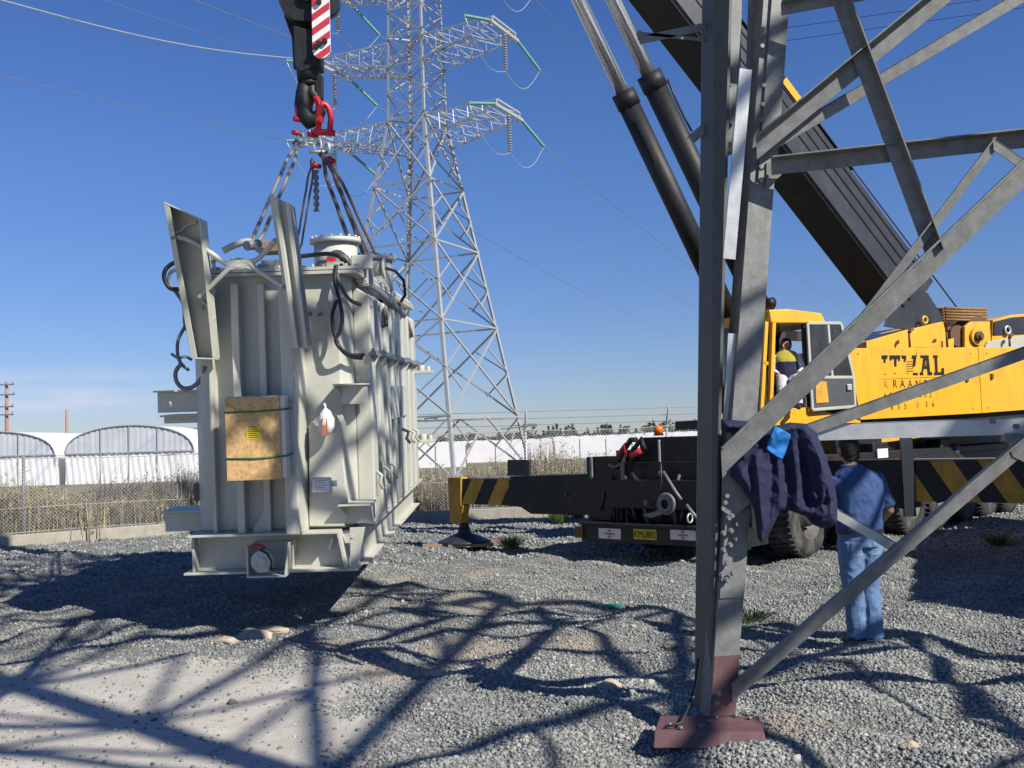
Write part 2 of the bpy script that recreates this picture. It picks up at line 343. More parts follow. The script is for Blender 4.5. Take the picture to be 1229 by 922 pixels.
def rock_template(kind):
    if kind == 0:
        bm = bmesh.new(); bmesh.ops.create_icosphere(bm, subdivisions=1, radius=1)
        v = np.array([x.co[:] for x in bm.verts]); f = np.array([[q.index for q in x.verts] for x in bm.faces]); bm.free(); return v, f
    v = np.array([(1,0,0),(-1,0,0),(0,1,0),(0,-1,0),(0,0,1),(0,0,-1)], float)
    f = np.array([(0,2,4),(2,1,4),(1,3,4),(3,0,4),(2,0,5),(1,2,5),(3,1,5),(0,3,5)]); return v, f
def gravel(n, y0, y1, rmin, rmax, kind, keep_dirt):
    # random points inside the widened view wedge, denser close to the camera
    Y = y0 + (y1-y0)*rng.random(n*2); X = (rng.random(n*2)*2-1)*(.60*y1)
    k = np.abs(X) < .56*Y + .9; X, Y = X[k][:n], Y[k][:n]
    d = np.maximum(dirt_amount(X, Y), .72*(sandy(X, Y) > .45)); k = rng.random(len(X)) > d*(1-keep_dirt); X, Y = X[k], Y[k]; n = len(X)
    r = rmin + (rmax-rmin)*rng.random(n)**2.2; Z = hump(X, Y) + r*.25
    v, f = rock_template(kind); nv = len(v)
    V = v[None]*(1+.34*(rng.random((n, nv, 1))-.5)) * (r[:, None, None]*np.stack([1+.5*(rng.random(n)-.3), 1+.4*(rng.random(n)-.5), .62+.3*rng.random(n)], -1)[:, None, :])
    a = rng.random(n)*6.283; ca, sa = np.cos(a), np.sin(a)
    t = (rng.random(n)-.5)*1.4; ct, st = np.cos(t), np.sin(t)
    y_, z_ = V[..., 1]*ct[:, None]-V[..., 2]*st[:, None], V[..., 1]*st[:, None]+V[..., 2]*ct[:, None]
    x_ = V[..., 0]; V = np.stack([x_*ca[:, None]-y_*sa[:, None], x_*sa[:, None]+y_*ca[:, None], z_], -1)
    V += np.stack([X, Y, Z], -1)[:, None, :]
    Fc = (f[None] + nv*np.arange(n)[:, None, None]).reshape(-1, 3)
    return V.reshape(-1, 3), Fc, np.repeat(rng.random(n), len(f))
def tri_mesh(name, V, F, rnd=None):
    me = bpy.data.meshes.new(name); me.vertices.add(len(V)); me.vertices.foreach_set('co', V.astype(np.float32).ravel())
    me.loops.add(F.size); me.loops.foreach_set('vertex_index', F.astype(np.int32).ravel())
    me.polygons.add(len(F)); me.polygons.foreach_set('loop_start', np.arange(0, F.size, F.shape[1], dtype=np.int32)); me.update(calc_edges=True)
    if rnd is not None:
        a = me.attributes.new('rnd', 'FLOAT', 'FACE'); a.data.foreach_set('value', rnd.astype(np.float32))
    return me
def rnd_mat(name, stops, rough=.9, trans=0):
    m = bpy.data.materials.new(name); m.use_nodes = True; N = m.node_tree.nodes; L = m.node_tree.links
    b = N['Principled BSDF']; b.inputs['Roughness'].default_value = rough; b.inputs['Specular IOR Level'].default_value = .3
    a = N.new('ShaderNodeAttribute'); a.attribute_name = 'rnd'; cr = N.new('ShaderNodeValToRGB'); L.new(a.outputs['Fac'], cr.inputs[0]); fin = cr.outputs[0]
    if name == 'gravel_stones':
        tc = N.new('ShaderNodeTexCoord'); nz = N.new('ShaderNodeTexNoise'); nz.inputs['Scale'].default_value = .8; nz.inputs['Detail'].default_value = 8; nz.inputs['Roughness'].default_value = .65; L.new(tc.outputs['Object'], nz.inputs['Vector'])
        r2 = N.new('ShaderNodeValToRGB'); r2.color_ramp.elements[0].position = .36; r2.color_ramp.elements[0].color = (.72,.72,.70,1); r2.color_ramp.elements[1].position = .64; r2.color_ramp.elements[1].color = (1.12,1.1,1.04,1); L.new(nz.outputs[0], r2.inputs[0])
        mm = N.new('ShaderNodeMix'); mm.data_type = 'RGBA'; mm.blend_type = 'MULTIPLY'; mm.inputs[0].default_value = 1; L.new(cr.outputs[0], mm.inputs[6]); L.new(r2.outputs[0], mm.inputs[7]); fin = mm.outputs[2]
    el = cr.color_ramp.elements
    while len(el) > 1: el.remove(el[-1])
    el[0].position = stops[0][0]; el[0].color = (*stops[0][1], 1)
    for p, c in stops[1:]: q = el.new(p); q.color = (*c, 1)
    L.new(fin, b.inputs['Base Color']); return m
parts = [gravel(125000, 3.6, 8.0, .0055, .017, 0, .04), gravel(110000, 8.0, 15.0, .009, .020, 1, .04), gravel(26000, 15, 24, .02, .04, 1, .1), gravel(900, 3.6, 16, .02, .036, 0, .2)]
V = []; Fc = []; rn = []; o_ = 0
for v, f, r in parts: V.append(v); Fc.append(f+o_); rn.append(r); o_ += len(v)
gm = tri_mesh('gravel', np.concatenate(V), np.concatenate(Fc), np.concatenate(rn))
gm.materials.append(rnd_mat('gravel_stones', [(0,(.12,.128,.125)), (.3,(.215,.228,.222)), (.6,(.285,.297,.288)), (.88,(.34,.35,.33)), (.96,(.4,.375,.32)), (1,(.48,.46,.41))]))
tag(link_mesh('gravel', gm), 'loose grey crushed stone spread over the yard', 'gravel', kind='stuff')

# loose rocks, scraps and weeds that can be told apart
def lump(name, px, py, r, sc, m, label, cat, group=None, seed=0):
    p = ground_pt(px, py); bm = bmesh.new(); bmesh.ops.create_icosphere(bm, subdivisions=3, radius=1)
    for v in bm.verts:
        q = v.co*1.3 + Vector((seed*7.3, 0, 0)); k = 1 + .35*noise.noise(q) + .12*noise.noise(q*3)
        v.co = Vector((v.co.x*sc[0]*k, v.co.y*sc[1]*k, v.co.z*sc[2]*k))*r
    me = bpy.data.meshes.new(name); bm.to_mesh(me); bm.free(); me.materials.append(m)
    o = link_mesh(name, me); o.location = (p.x, p.y, float(hump(p.x, p.y))+r*sc[2]*.45); return tag(o, label, cat, group)
lump('rock', 731, 824, .075, (1.1,.8,.5), M['rock'], 'flat tan rock lying in the tower shadow on gravel', 'rock', seed=1)
lump('rock', 806, 771, .07, (1,.8,.55), M['rock'], 'pale rock beside the foot of the near tower leg', 'rock', seed=2)
lump('rock', 523, 803, .07, (1.3,.7,.45), M['rock'], 'brown stone in the sandy bare strip in mid yard', 'rock', seed=3)
lump('rock', 1092, 900, .05, (1.1,.8,.6), M['rock'], 'small whitish rock at the lower right of the yard', 'rock', seed=4)
lump('clod', 302, 757, .13, (1.5,.7,.55), M['rock'], 'tan earth clod at the front of the load shadow', 'clod', seed=5)
lump('clod', 326, 750, .10, (1.6,.6,.5), M['rock'], 'longer tan clod right of the tan clod at the shadow edge', 'clod', seed=6)
lump('clod', 272, 765, .08, (1.3,.8,.6), M['rock'], 'smaller clod left of the tan clod by the shadow', 'clod', seed=7)
lump('plastic_scrap', 735, 725, .12, (1.1,.6,.16), M['teal'], 'green plastic scrap lying on open gravel', 'scrap', seed=8)

def tuft(name, p, h, n, spread, m, label, cat, group=None, lean=.5, wd=.005):
    vs = []; fs = []; rd = []
    for i in range(n*4):
        a = random.random()*6.283; r = spread*random.random()**.7*.35; b = Vector((p[0]+math.cos(a)*r, p[1]+math.sin(a)*r, p[2]))
        L_ = h*(.5+.5*random.random()); tip = b + Vector((math.cos(a)*spread*lean*random.random()*1.6, math.sin(a)*spread*lean*random.random()*1.6, L_))
        w = wd*(.5+random.random()); side = Vector((-math.sin(a+.7), math.cos(a+.7), 0))*w; mid = (b*.45+tip*.55)+Vector((0,0,L_*.12))
        k = len(vs); vs += [b-side*.5, b+side*.5, mid+side, mid-side, tip]; fs += [(k, k+1, k+2, k+3), (k+3, k+2, k+4)]
    me = bpy.data.meshes.new(name); me.from_pydata([tuple(v) for v in vs], [], fs); me.materials.append(m); me.update()
    o = link_mesh(name, me); return tag(o, label, cat, group)
for px, py, h, n, lb in ((613, 658, .24, 60, 'green weed tuft just right of the outrigger foot'), (672, 627, .3, 90, 'low green weeds under the outrigger beam'), (694, 622, .25, 70, 'green weeds beside the rear bumper end of the crane'),
                         (897, 747, .13, 40, 'tiny green weed on gravel beside the near tower leg'), (236, 640, .35, 110, 'green weed patch at the left foot of the load by the fence kerb'),
                         (1200, 655, .2, 60, 'dull weed patch in front of the far crane wheels'), (1128, 628, .18, 60, 'weed tuft under the striped outrigger beam')):
    p = ground_pt(px, py); tuft('weed', (p.x, p.y, 0), h, n, .35, M['weed'], lb, 'weed')
p = ground_pt(945, 878)
o = tuft('dry_grass', (p.x, p.y, -.01), .035, 110, .32, M['straw'], 'trampled dry straw beside the maroon foot plate', 'dry grass', lean=1.0, wd=.0022); 

# ------------------------------------------------------------------ brush behind the fence
def brush(name, spots, label, stops, kind='stuff'):
    vs = []; fs = []; rd = []
    for (x, y, z0, h, n, sp) in spots:
        for i in range(n):
            bx, by = x + random.gauss(0, sp), y + random.gauss(0, sp*.6); a = random.random()*6.283
            L_ = h*(.45+.65*random.random()); ln = .16*L_*random.random()*2
            b = Vector((bx, by, z0)); t = b + Vector((math.cos(a)*ln, math.sin(a)*ln, L_)); w = .007+.009*random.random()
            s_ = Vector((math.cos(a+1.5), math.sin(a+1.5), 0))*w; mid = b.lerp(t, .6)+Vector((0,0,.03)); k = len(vs)
            vs += [b-s_, b+s_, mid+s_*.8, mid-s_*.8, t]; fs += [(k,k+1,k+2,k+3),(k+3,k+2,k+4)]; q = random.random(); rd += [q, q]
            for j in range(3):
                c = b.lerp(t, .35+.6*random.random()); d = Vector((random.gauss(0,1), random.gauss(0,1), random.gauss(.3,.6))).normalized()*(.05+.1*random.random()); e = d.cross(Vector((random.random(),random.random(),1))).normalized()*.016
                k = len(vs); vs += [c, c+d*.5+e, c+d, c+d*.5-e]; fs.append((k,k+1,k+2,k+3)); rd.append(random.random())
    me = bpy.data.meshes.new(name); me.from_pydata([tuple(v) for v in vs], [], fs)
    a = me.attributes.new('rnd', 'FLOAT', 'FACE'); a.data.foreach_set('value', rd); me.materials.append(rnd_mat(name+'_mat', stops)); me.update()
    return tag(link_mesh(name, me), label, name.replace('_', ' '), kind=kind)
FA, FB, FC = Vector((-13.2, 17.3, 0)), Vector((-6.4, 22.9, 0)), Vector((17, 25.2, 0))
sp = []
for i in range(150):
    t = random.random(); p = FA.lerp(FB, -.15+1.15*t); o_ = .5+2.6*random.random(); nrm = Vector((-.64,.77,0))
    sp.append((p.x+nrm.x*o_, p.y+nrm.y*o_, 0, (.72+.25*math.sin(p.x*1.7)+.5*random.random()), 110, .35))
for i in range(230):
    t = random.random(); p = FB.lerp(FC, -.05+t*.62); o_ = .5+3.0*random.random()
    sp.append((p.x, p.y+o_, 0, (.8+.2*math.sin(p.x*1.1)+.5*random.random()), 95, .4))
brush('dry_brush', sp, 'dry brown grass and brushwood behind the wire fence', [(0,(.13,.10,.06)), (.3,(.24,.18,.11)), (.5,(.4,.32,.2)), (.6,(.2,.2,.09)), (.72,(.3,.27,.15)), (1,(.52,.44,.3))])
sp = []
for (px, h, n) in ((640,1.7,70),(652,1.9,60),(664,1.8,80),(676,1.5,70),(630,1.5,50),(588,1.3,40),(600,1.4,40)):
    p = at_y(px, 560, 26.0); sp.append((p.x, 26+random.random(), 0, h, n, .16))
brush('reeds', sp, 'taller thin dry stalks standing above the brush', [(0,(.12,.09,.06)), (.5,(.3,.22,.14)), (1,(.42,.34,.24))])
# ------------------------------------------------------------------ wire fences
def fence(A, B, h, name, label, step=3.0, posts=None, barbed=False, top_sag=.04, kerb=True, rail=True):
    A, B = Vector(A), Vector(B); d = (B-A); Ln = d.length; d.normalize(); nrm = Vector((d.y, -d.x, 0))
    root = empty(name, A, label, 'fence')
    k = MB(); z0 = .0
    if kerb:
        k.bar(A+Vector((0,0,.06)), B+Vector((0,0,.06)), .22, .3); k.build('kerb', M['conc'], root, bevel=.015); z0 = .21
    n = int(Ln/step)
    for i in range(n+1):
        p = A + d*(Ln*i/n); m = MB(); lean = random.gauss(0, .02)
        m.cyl(p, p+Vector((lean,0,h+.05)), .03, n=8)
        if barbed: m.tube([p+Vector((lean,0,h)), p+Vector((lean,0,h+.12))-nrm*-.03, p+Vector((lean,0,h+.45))+nrm*.28], .025, 6)
        m.build('post', M['galv2' if barbed else 'galv'], root)
    m = MB(); s_ = .075; H = h-z0; q = 0; w = .0045
    cnt = int((Ln+H)/s_)
    for i in range(cnt):
        for sg in (1, -1):
            a0 = i*s_ - (H if sg > 0 else 0); a1 = a0 + H*sg if sg > 0 else a0 - H
            if sg < 0: a0 = i*s_; a1 = a0-H
            t0, t1 = 0, 1
            def cl(a): return (a-a0)/(a1-a0)
            lo, hi = 0, 1
            for lim in (0, Ln):
                t = cl(lim)
                if (a1-a0) > 0: lo, hi = (max(lo, t), hi) if lim == 0 else (lo, min(hi, t))
                else: lo, hi = (lo, min(hi, t)) if lim == 0 else (max(lo, t), hi)
            if hi <= lo: continue
            P = lambda t: A + d*(a0+(a1-a0)*t) + Vector((0,0,z0+H*t))
            m.bar(P(lo)+nrm*.034*1, P(hi)+nrm*.034, w, w, up=nrm, caps=False)
    m.build('chain_link', M['fence'], root)
    m = MB()
    for zz in (h, h*.42, z0+.03):
        pts = [A + d*(Ln*j/(n*4)) + Vector((0,0,zz - (top_sag*math.sin(math.pi*(j % 4)/4) if zz == h else .015*math.sin(j)))) + nrm*.036 for j in range(n*4+1)]
        m.tube(pts, .009 if zz == h else .006, 5)
    if barbed:
        for j, e in enumerate((.12, .27, .43)):
            off = nrm*(.0+.28*(e-.12)/.33)
            m.tube([A+Vector((0,0,h+e))+off, B+Vector((0,0,h+e))+off], .006, 4)
    m.build('line_wire', M['fence'], root); return root
fence(FA, FB, 1.72, 'wire_fence', 'low chain link fence on a concrete kerb in front of the arched greenhouses')
fence(FB, FC, 2.0, 'wire_fence', 'taller chain link fence with bent post tops and barbed wire behind the crane', barbed=True)

# ------------------------------------------------------------------ greenhouses
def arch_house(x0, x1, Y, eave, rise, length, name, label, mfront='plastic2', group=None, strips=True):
    c = (x0+x1)/2; root = empty(name, (c, Y, 0), label, 'greenhouse', group); W = (x1-x0)/2; n = 18
    prof = [(c-W*math.cos(math.pi*i/n), eave+rise*math.sin(math.pi*i/n)**.85) for i in range(n+1)]
    def sl(y): return [Vector((x, y, z)) for x, z in prof]
    m = MB(); m.smooth = True
    a, b = sl(Y), sl(Y+length); e = .04
    a2 = [v-Vector((0,0,e)) for v in a]; b2 = [v-Vector((0,0,e)) for v in b]
    m.add(a+b, [(i,i+1,n+2+i,n+1+i) for i in range(n)]); m.add(a2+b2, [(i,i+1,n+2+i,n+1+i) for i in range(n)])
    m.build('film_roof', M['plastic'], root)
    # gable film, ribbed, and the wall under it
    m = MB(); vs = []; fs = []; K = 60
    for i in range(K+1):
        u = i/K; x = x0+(x1-x0)*u; th = math.acos(max(-1, min(1, 1-2*u))); z = eave+rise*math.sin(th)**.85
        yy = Y+.03*math.sin(i*2.4)+.02*random.random(); vs += [(x, yy, eave-.02), (x, yy, z-.03)]
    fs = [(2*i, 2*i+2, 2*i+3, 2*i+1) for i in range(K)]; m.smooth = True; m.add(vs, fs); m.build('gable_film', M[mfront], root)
    m = MB(); m.tube([Vector((x, Y-.05, z)) for x, z in prof], .035, 6)
    for u in (.28, .5, .72):
        x = x0+(x1-x0)*u; th = math.acos(1-2*u); m.bar((x, Y-.06, 0), (x, Y-.06, eave+rise*math.sin(th)**.85), .03, .03)
    m.bar((x0, Y-.06, eave), (x1, Y-.06, eave), .05, .06); m.build('frame', M['galv2'], root)
    m = MB(); vs = []; K = 70
    for i in range(K+1):
        x = x0+(x1-x0)*i/K
        for j in range(5): vs.append((x, Y+.06*math.sin(i*1.9+j)+.05*random.random(), eave*j/4))
    m.smooth = True; m.add(vs, [(5*i+j, 5*i+5+j, 5*i+6+j, 5*i+j+1) for i in range(K) for j in range(4)]); m.build('film_wall', M['plastic'], root)
    m = MB(); m.bb((x0+.02, Y+.2, 0), (x0+.07, Y+length, eave)); m.bb((x1-.07, Y+.2, 0), (x1-.02, Y+length, eave)); m.build('side_wall', M['plastic'], root)
    return root
YG = 60
def gx(px, Y=YG): return at_y(px, 545, Y).x
EV = at_y(150, 543, YG).z; RS = at_y(155, 510.5, YG).z - EV
w_ = gx(233)-gx(78); x0 = gx(78)
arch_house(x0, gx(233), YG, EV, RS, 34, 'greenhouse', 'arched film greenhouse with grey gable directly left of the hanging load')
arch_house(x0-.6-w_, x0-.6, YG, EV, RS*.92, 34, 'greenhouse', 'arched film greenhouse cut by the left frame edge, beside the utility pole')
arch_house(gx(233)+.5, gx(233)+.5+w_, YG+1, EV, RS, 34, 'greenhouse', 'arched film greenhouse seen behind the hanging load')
# white roofs rising behind the gap between them
m = MB(); root = empty('greenhouse', (gx(110, 96), 96, 0), 'white film roof seen in the gap between the two arched gables', 'greenhouse')
for (xa, xb, zt) in ((gx(18, 96)-4, gx(135, 96), 1.72+1.9),):
    m.prism([(xa, 96, 0), (xb, 96, 0), (xb, 96, zt-.6), (xb-2, 96, zt-.2), (xa+2, 96, zt+.3), (xa, 96, zt)], (0, 30, 0))
m.build('film_roof', M['plastic'], root)
# long white film greenhouses across the field
for i, (pa, pb, Y, z1, n) in enumerate(((486, 560, 74, 1.9, 4), (560, 665, 88, 1.95, 6), (665, 775, 92, 2.1, 7), (775, 905, 95, 2.2, 8), (905, 1180, 98, 2.3, 12))):
    xa, xb = gx(pa, Y), gx(pb, Y); w = (xb-xa)/n
    lab = ['low white film greenhouse seen between the load and the pylon foot', 'low white film greenhouse beyond the foot of the pylon', 'low white film greenhouse behind the bent fence post', 'low white film greenhouse behind the beacon of the crane',
           'low white film greenhouse hidden behind the tower leg and crane'][i]
    root = empty('greenhouse', ((xa+xb)/2, Y, 0), lab, 'greenhouse')
    m = MB(); m.smooth = True
    for k in range(n):
        pr = [(xa+w*k+w*j/8, z1-.16+.16*math.sin(math.pi*j/8)) for j in range(9)]; q = len(pr)
        m.add([Vector((x, Y, z)) for x, z in pr]+[Vector((x, Y+45, z)) for x, z in pr], [(j, j+1, q+j+1, q+j) for j in range(q-1)])
        m.smooth = False; m.add([Vector((x, Y, z)) for x, z in pr]+[Vector((xa+w*k+w, Y, 0)), Vector((xa+w*k, Y, 0))], [list(range(q+2))]); m.smooth = True
    m.build('film_roof', M['plastic'], root)
    m = MB()
    for k in range(0, n+1, 2): m.bar((xa+w*k, Y-.03, 0), (xa+w*k, Y-.03, z1-.3), .04, .04)
    m.build('frame', M['galv'], root)

# ------------------------------------------------------------------ far tree line
vs = []; fs = []; rd = []
def far_leaf(c, s):
    k = len(vs); a = Vector((random.gauss(0,1), random.gauss(0,.6), random.gauss(0,1))).normalized()*s; b = Vector((random.gauss(0,1), random.gauss(0,.6), random.gauss(0,1))).normalized()*s
    vs.extend([c-a, c+b, c+a*.8, c-b]); fs.append((k,k+1,k+2,k+3)); rd.append(random.random())
for i in range(260):
    Y = 330+random.random()*60; X = -85+i*.95+random.gauss(0,2); h = (3.6+1.2*math.sin(i*.37)+random.random()*1.8)*(1.15 if i > 90 else .8)
    wd = 1.1+random.random()*2.2; kind = random.random()
    for j in range(70):
        t = random.random(); r = wd*math.sqrt(max(0, 1-(t*2-.9)**2*.8))*(1 if kind < .6 else (1-t)*.9)
        far_leaf(Vector((X+random.gauss(0,.5)*r, Y+random.gauss(0,.5)*r, .3+h*t)), .35+.35*random.random())
for i in range(6500): far_leaf(Vector((-90+random.random()*260, 325+random.random()*60, random.random()*3.0+.2)), .9)
me = bpy.data.meshes.new('treeline'); me.from_pydata([tuple(v) for v in vs], [], fs); a = me.attributes.new('rnd', 'FLOAT', 'FACE'); a.data.foreach_set('value', rd)
me.materials.append(rnd_mat('far_foliage', [(0,(.035,.05,.03)), (.6,(.065,.085,.045)), (1,(.1,.12,.06))])); me.update()
tag(link_mesh('treeline', me), 'distant dark green line of trees along the horizon', 'treeline', kind='stuff')

# ------------------------------------------------------------------ utility poles
p = at_y(8, 500, 75); top = at_y(6, 458, 75).z
root = empty('utility_pole', (p.x, 75, 0), 'reddish utility pole with crossarms at the left edge', 'utility pole')
m = MB(); m.cyl((p.x, 75, 0), (p.x, 75, top), .15, .11, 10); m.build('pole', M['rustpole'], root)
for zz, l in ((top-.25, 1.3), (top-1.0, 1.4), (top-1.9, 1.2), (top-2.5, 1.2)):
    m = MB(); m.box((p.x, 74.8, zz), (l, .1, .1))
    for sx in (-1, 1): m.cyl((p.x+sx*l*.45, 74.8, zz), (p.x+sx*l*.45, 74.8, zz+.22), .07, .05, 6)
    m.build('crossarm', M['galv'], root)
p = at_y(80, 500, 90); top = at_y(80, 492, 90).z; m = MB(); m.cyl((p.x, 90, 0), (p.x, 90, top), .13, .12, 10)
tag(m.build('utility_pole', M['rustpole']), 'plain reddish pole stump rising behind the white greenhouse roof', 'utility pole')
# lamp like arm beyond the pylon
# ------------------------------------------------------------------ lattice towers
def lattice_panel(m, P, Q, w, sub=True):
    """P,Q: lower left/right, upper left/right corners of one face panel -> X with redundants"""
    a, b, c, d = P[0], P[1], Q[0], Q[1]
    m.bar(a, d, w, w, caps=False); m.bar(b, c, w, w, caps=False); m.bar(c, d, w, w, caps=False)
    if sub:
        x = (a+b+c+d)/4; ww = w*.7
        for l0, l1, s in ((a, c, a), (b, d, b)):
            m.bar(l0.lerp(l1, .5), s.lerp(x, .5), ww, ww, caps=False); m.bar(l0.lerp(l1, .5), (l1).lerp(x, .5), ww, ww, caps=False)
def insulator(p0, p1, r, n, name, material, parent):
    p0, p1 = Vector(p0), Vector(p1); m = MB(); m.smooth = True; d = (p1-p0)
    prof = []
    for i in range(n):
        t = i/n; s = 1/n; prof += [(t, r*.25), (t+s*.35, r*.3), (t+s*.55, r), (t+s*.8, r*.85), (t+s*.95, r*.25)]
    m.lathe(p0, d, [(t*d.length, q) for t, q in prof], n=8); return m.build(name, material, parent)
PC = at_y(512, 571, 54); PC.z = 0
th = R(-27); A1 = Vector((math.cos(th), math.sin(th), 0)); A2 = Vector((-math.sin(th), math.cos(th), 0))
ZW = at_y(500, 148, 54).z
pylon = empty('pylon', PC, 'tall galvanised lattice power pylon with double circuit crossarms behind the load', 'pylon')
def hw(z):
    if z < ZW: return 4.25 + (1.2-4.25)*(z/ZW)
    return 1.2 + (.95-1.2)*(z-ZW)/14
def PL(i, z):
    s = ((1,-1),(1,1),(-1,1),(-1,-1))[i % 4]; h = hw(z); return PC + A1*(s[0]*h) + A2*(s[1]*h) + Vector((0,0,z))
ztop = ZW+14.5
levels = [0.0]
LV = [0, 3.1, 8.0, 12.2, 15.6, ZW-.0, ZW+1.5, ZW+3.0, ZW+4.6, ZW+6.1, ZW+7.6, ZW+9.2, ZW+10.7, ZW+12.5, ztop]
for i in range(4):
    m = MB(); a, b = PL(i, -.3), PL(i, ZW); c = PL(i, ztop)
    ia = (PL(i+1,0)-PL(i,0)); ib = (PL(i-1,0)-PL(i,0))
    m.angle(a, b, .18, .03, ia, ib); m.angle(b, c, .13, .025, ia, ib)
    f = PL(i, 0); m.box((f.x, f.y, .1), (.7,.7,.4)); m.build('leg', M['pylon'], pylon)
for i in range(4):
    m = MB()
    for l, (z0, z1) in enumerate(zip(LV, LV[1:])):
        w = .085 if z0 < ZW else .055
        if l == 0:
            a, b, c, d = PL(i,0), PL(i+1,0), PL(i,z1), PL(i+1,z1); mid = (c+d)/2; m.bar(a, mid, w, w, caps=False); m.bar(b, mid, w, w, caps=False); m.bar(c, d, w, w, caps=False)
            m.bar(a.lerp(mid,.5), c, w*.7, w*.7, caps=False); m.bar(b.lerp(mid,.5), d, w*.7, w*.7, caps=False)
        else: lattice_panel(m, (PL(i,z0), PL(i+1,z0)), (PL(i,z1), PL(i+1,z1)), w, sub=(z0 < ZW-1))
    m.build('bracing', M['pylon'], pylon)
for z in (3.1, ZW, ZW+4.6):
    m = MB(); m.bar(PL(0,z), PL(2,z), .07, .07, caps=False); m.bar(PL(1,z), PL(3,z), .07, .07, caps=False); m.build('diaphragm', M['pylon'], pylon)
tips = []
def crossarm(z, L_, side, drop=1.25):
    m = MB(); w = .065
    h0, h1 = hw(z), hw(z-drop); base = A1*side
    iT = [PL(0 if side > 0 else 3, z), PL(1 if side > 0 else 2, z)]; iB = [PL(0 if side > 0 else 3, z-drop), PL(1 if side > 0 else 2, z-drop)]
    tip = [PC + base*L_ + A2*(s*1.3) + Vector((0,0,z-.35)) for s in (-1, 1)]; tt = [t+Vector((0,0,.32)) for t in tip]
    for s in (0, 1):
        m.bar(iT[s], tt[s], w, w); m.bar(iB[s], tip[s], w, w)
        for k in range(5):
            t0, t1 = k/5, (k+1)/5; u0, u1 = iT[s].lerp(tt[s], t0), iT[s].lerp(tt[s], t1); l0, l1 = iB[s].lerp(tip[s], t0), iB[s].lerp(tip[s], t1)
            m.bar(u0, l1 if k % 2 else l1, .036, .036, caps=False); m.bar(u1, l1, .036, .036, caps=False)
    for E, F_ in (((iT), (tt)), ((iB), (tip))):
        for k in range(5):
            t0, t1 = k/5, (k+1)/5; a, b = E[0].lerp(F_[0], t0), E[1].lerp(F_[1], t0); c, d = E[0].lerp(F_[0], t1), E[1].lerp(F_[1], t1)
            m.bar(a, d, .036, .036, caps=False); m.bar(c, d, .04, .04, caps=False)
            if k < 3: m.bar(b, c, .036, .036, caps=False)
    m.bar(tip[0]-A2*.25, tip[1]+A2*.25, .16, .16); m.bar(tt[0], tip[0], .08, .08); m.bar(tt[1], tip[1], .08, .08); m.bar(tt[0], tt[1], .09, .09)
    m.build('crossarm', M['pylon'], pylon)
    mid = (tip[0]+tip[1])/2
    insulator(mid-Vector((0,0,.15)), mid-Vector((0,0,2.1)), .14, 14, 'suspension_string', M['ins'], pylon)
    out = []
    for s, d in ((0, -1), (1, 1)):
        a = tip[s]+A2*(d*.25); b = a + A2*(d*2.7) + Vector((0,0,-.75)); insulator(a, b, .095, 20, 'tension_string', M['ins_g'], pylon); out.append(b)
    j = MB(); q = mid-Vector((0,0,2.15)); pts = []
    for k in range(17):
        t = k/16; p_ = out[0].lerp(q, t*2) if t < .5 else q.lerp(out[1], t*2-1); pts.append(p_-Vector((0,0,1.0*abs(math.sin(2*math.pi*t)))))
    j.tube(pts, .02, 5); j.build('jumper_cable', M['galv2'], pylon); tips.append((out, side, z))
zt = at_y(632, 133, 51.3).z
for k in range(3):
    for s in (1, -1): crossarm(zt+.35+4.35*k, (5.6, 5.5, 5.2)[k], s)
m = MB()
for s in (1,-1):
    base = PC+A1*(s*3.2)+Vector((0,0,ztop-.2)); m.bar(PL(0,ztop), base, .08, .08); m.bar(PL(1,ztop), base, .08, .08)
m.bar(PL(0,ztop), PC+Vector((0,0,ztop+2)), .08, .08); m.bar(PL(2,ztop), PC+Vector((0,0,ztop+2)), .08, .08); m.build('peak', M['pylon'], pylon)
lv = {0:'lowest', 1:'middle', 2:'top'}
for n_, (out, side, z) in enumerate(tips):
    l = n_//2
    for e, d in ((0,-1), (1,1)):
        a = out[e]; span = 230; pts = []
        for k in range(29):
            t = k/28; pts.append(a + A2*(d*span*t) + Vector((0,0, -4*7.0*t*(1-t) + (0 if d > 0 else 2)*t)))
        m = MB(); m.tube(pts, .019 if d > 0 else .014, 5)
        tag(m.build('power_line', M['galv']), '%s conductor %s from the %s arm of the pylon' % (lv[l], 'running away' if d > 0 else 'passing overhead towards the viewer', 'crane side' if side > 0 else 'load side'), 'power line', 'conductors strung on the pylon')
# one thick near overhead conductor crossing the upper left and the three faint ones on the right
a = at_y(-10, -3, 30); b = at_y(352, 70, 47); m = MB(); pts = [a.lerp(b, t/12) - Vector((0,0,.35*math.sin(math.pi*t/12))) for t in range(-6, 16)]; m.tube(pts, .025, 6)
tag(m.build('power_line', M['galv2']), 'pale conductor crossing the sky at the upper left above the load', 'power line', 'overhead conductors')
for (x0_, y0_, x1_, y1_), lb in (((900, 40, 1260, -12), 'upper'), ((900, 55, 1260, 5), 'lower')):
    a = at_y(x0_, y0_, 62); b = at_y(x1_, y1_, 58); m = MB(); m.tube([a, b, b+(b-a)*3], .018, 5)
    tag(m.build('power_line', M['boom']), '%s dark conductor crossing the sky at the upper right' % lb, 'power line', 'overhead conductors')
# small luminaire arm on the pylon's right leg
m = MB(); p_ = at_y(622, 512, 51.0); m.bar(p_-Vector((.9,0,.1)), p_+Vector((.5,0,0)), .07, .07); m.box(p_+Vector((.6,0,.05)), (.7,.3,.14)); m.build('lamp', M['galv'], pylon)
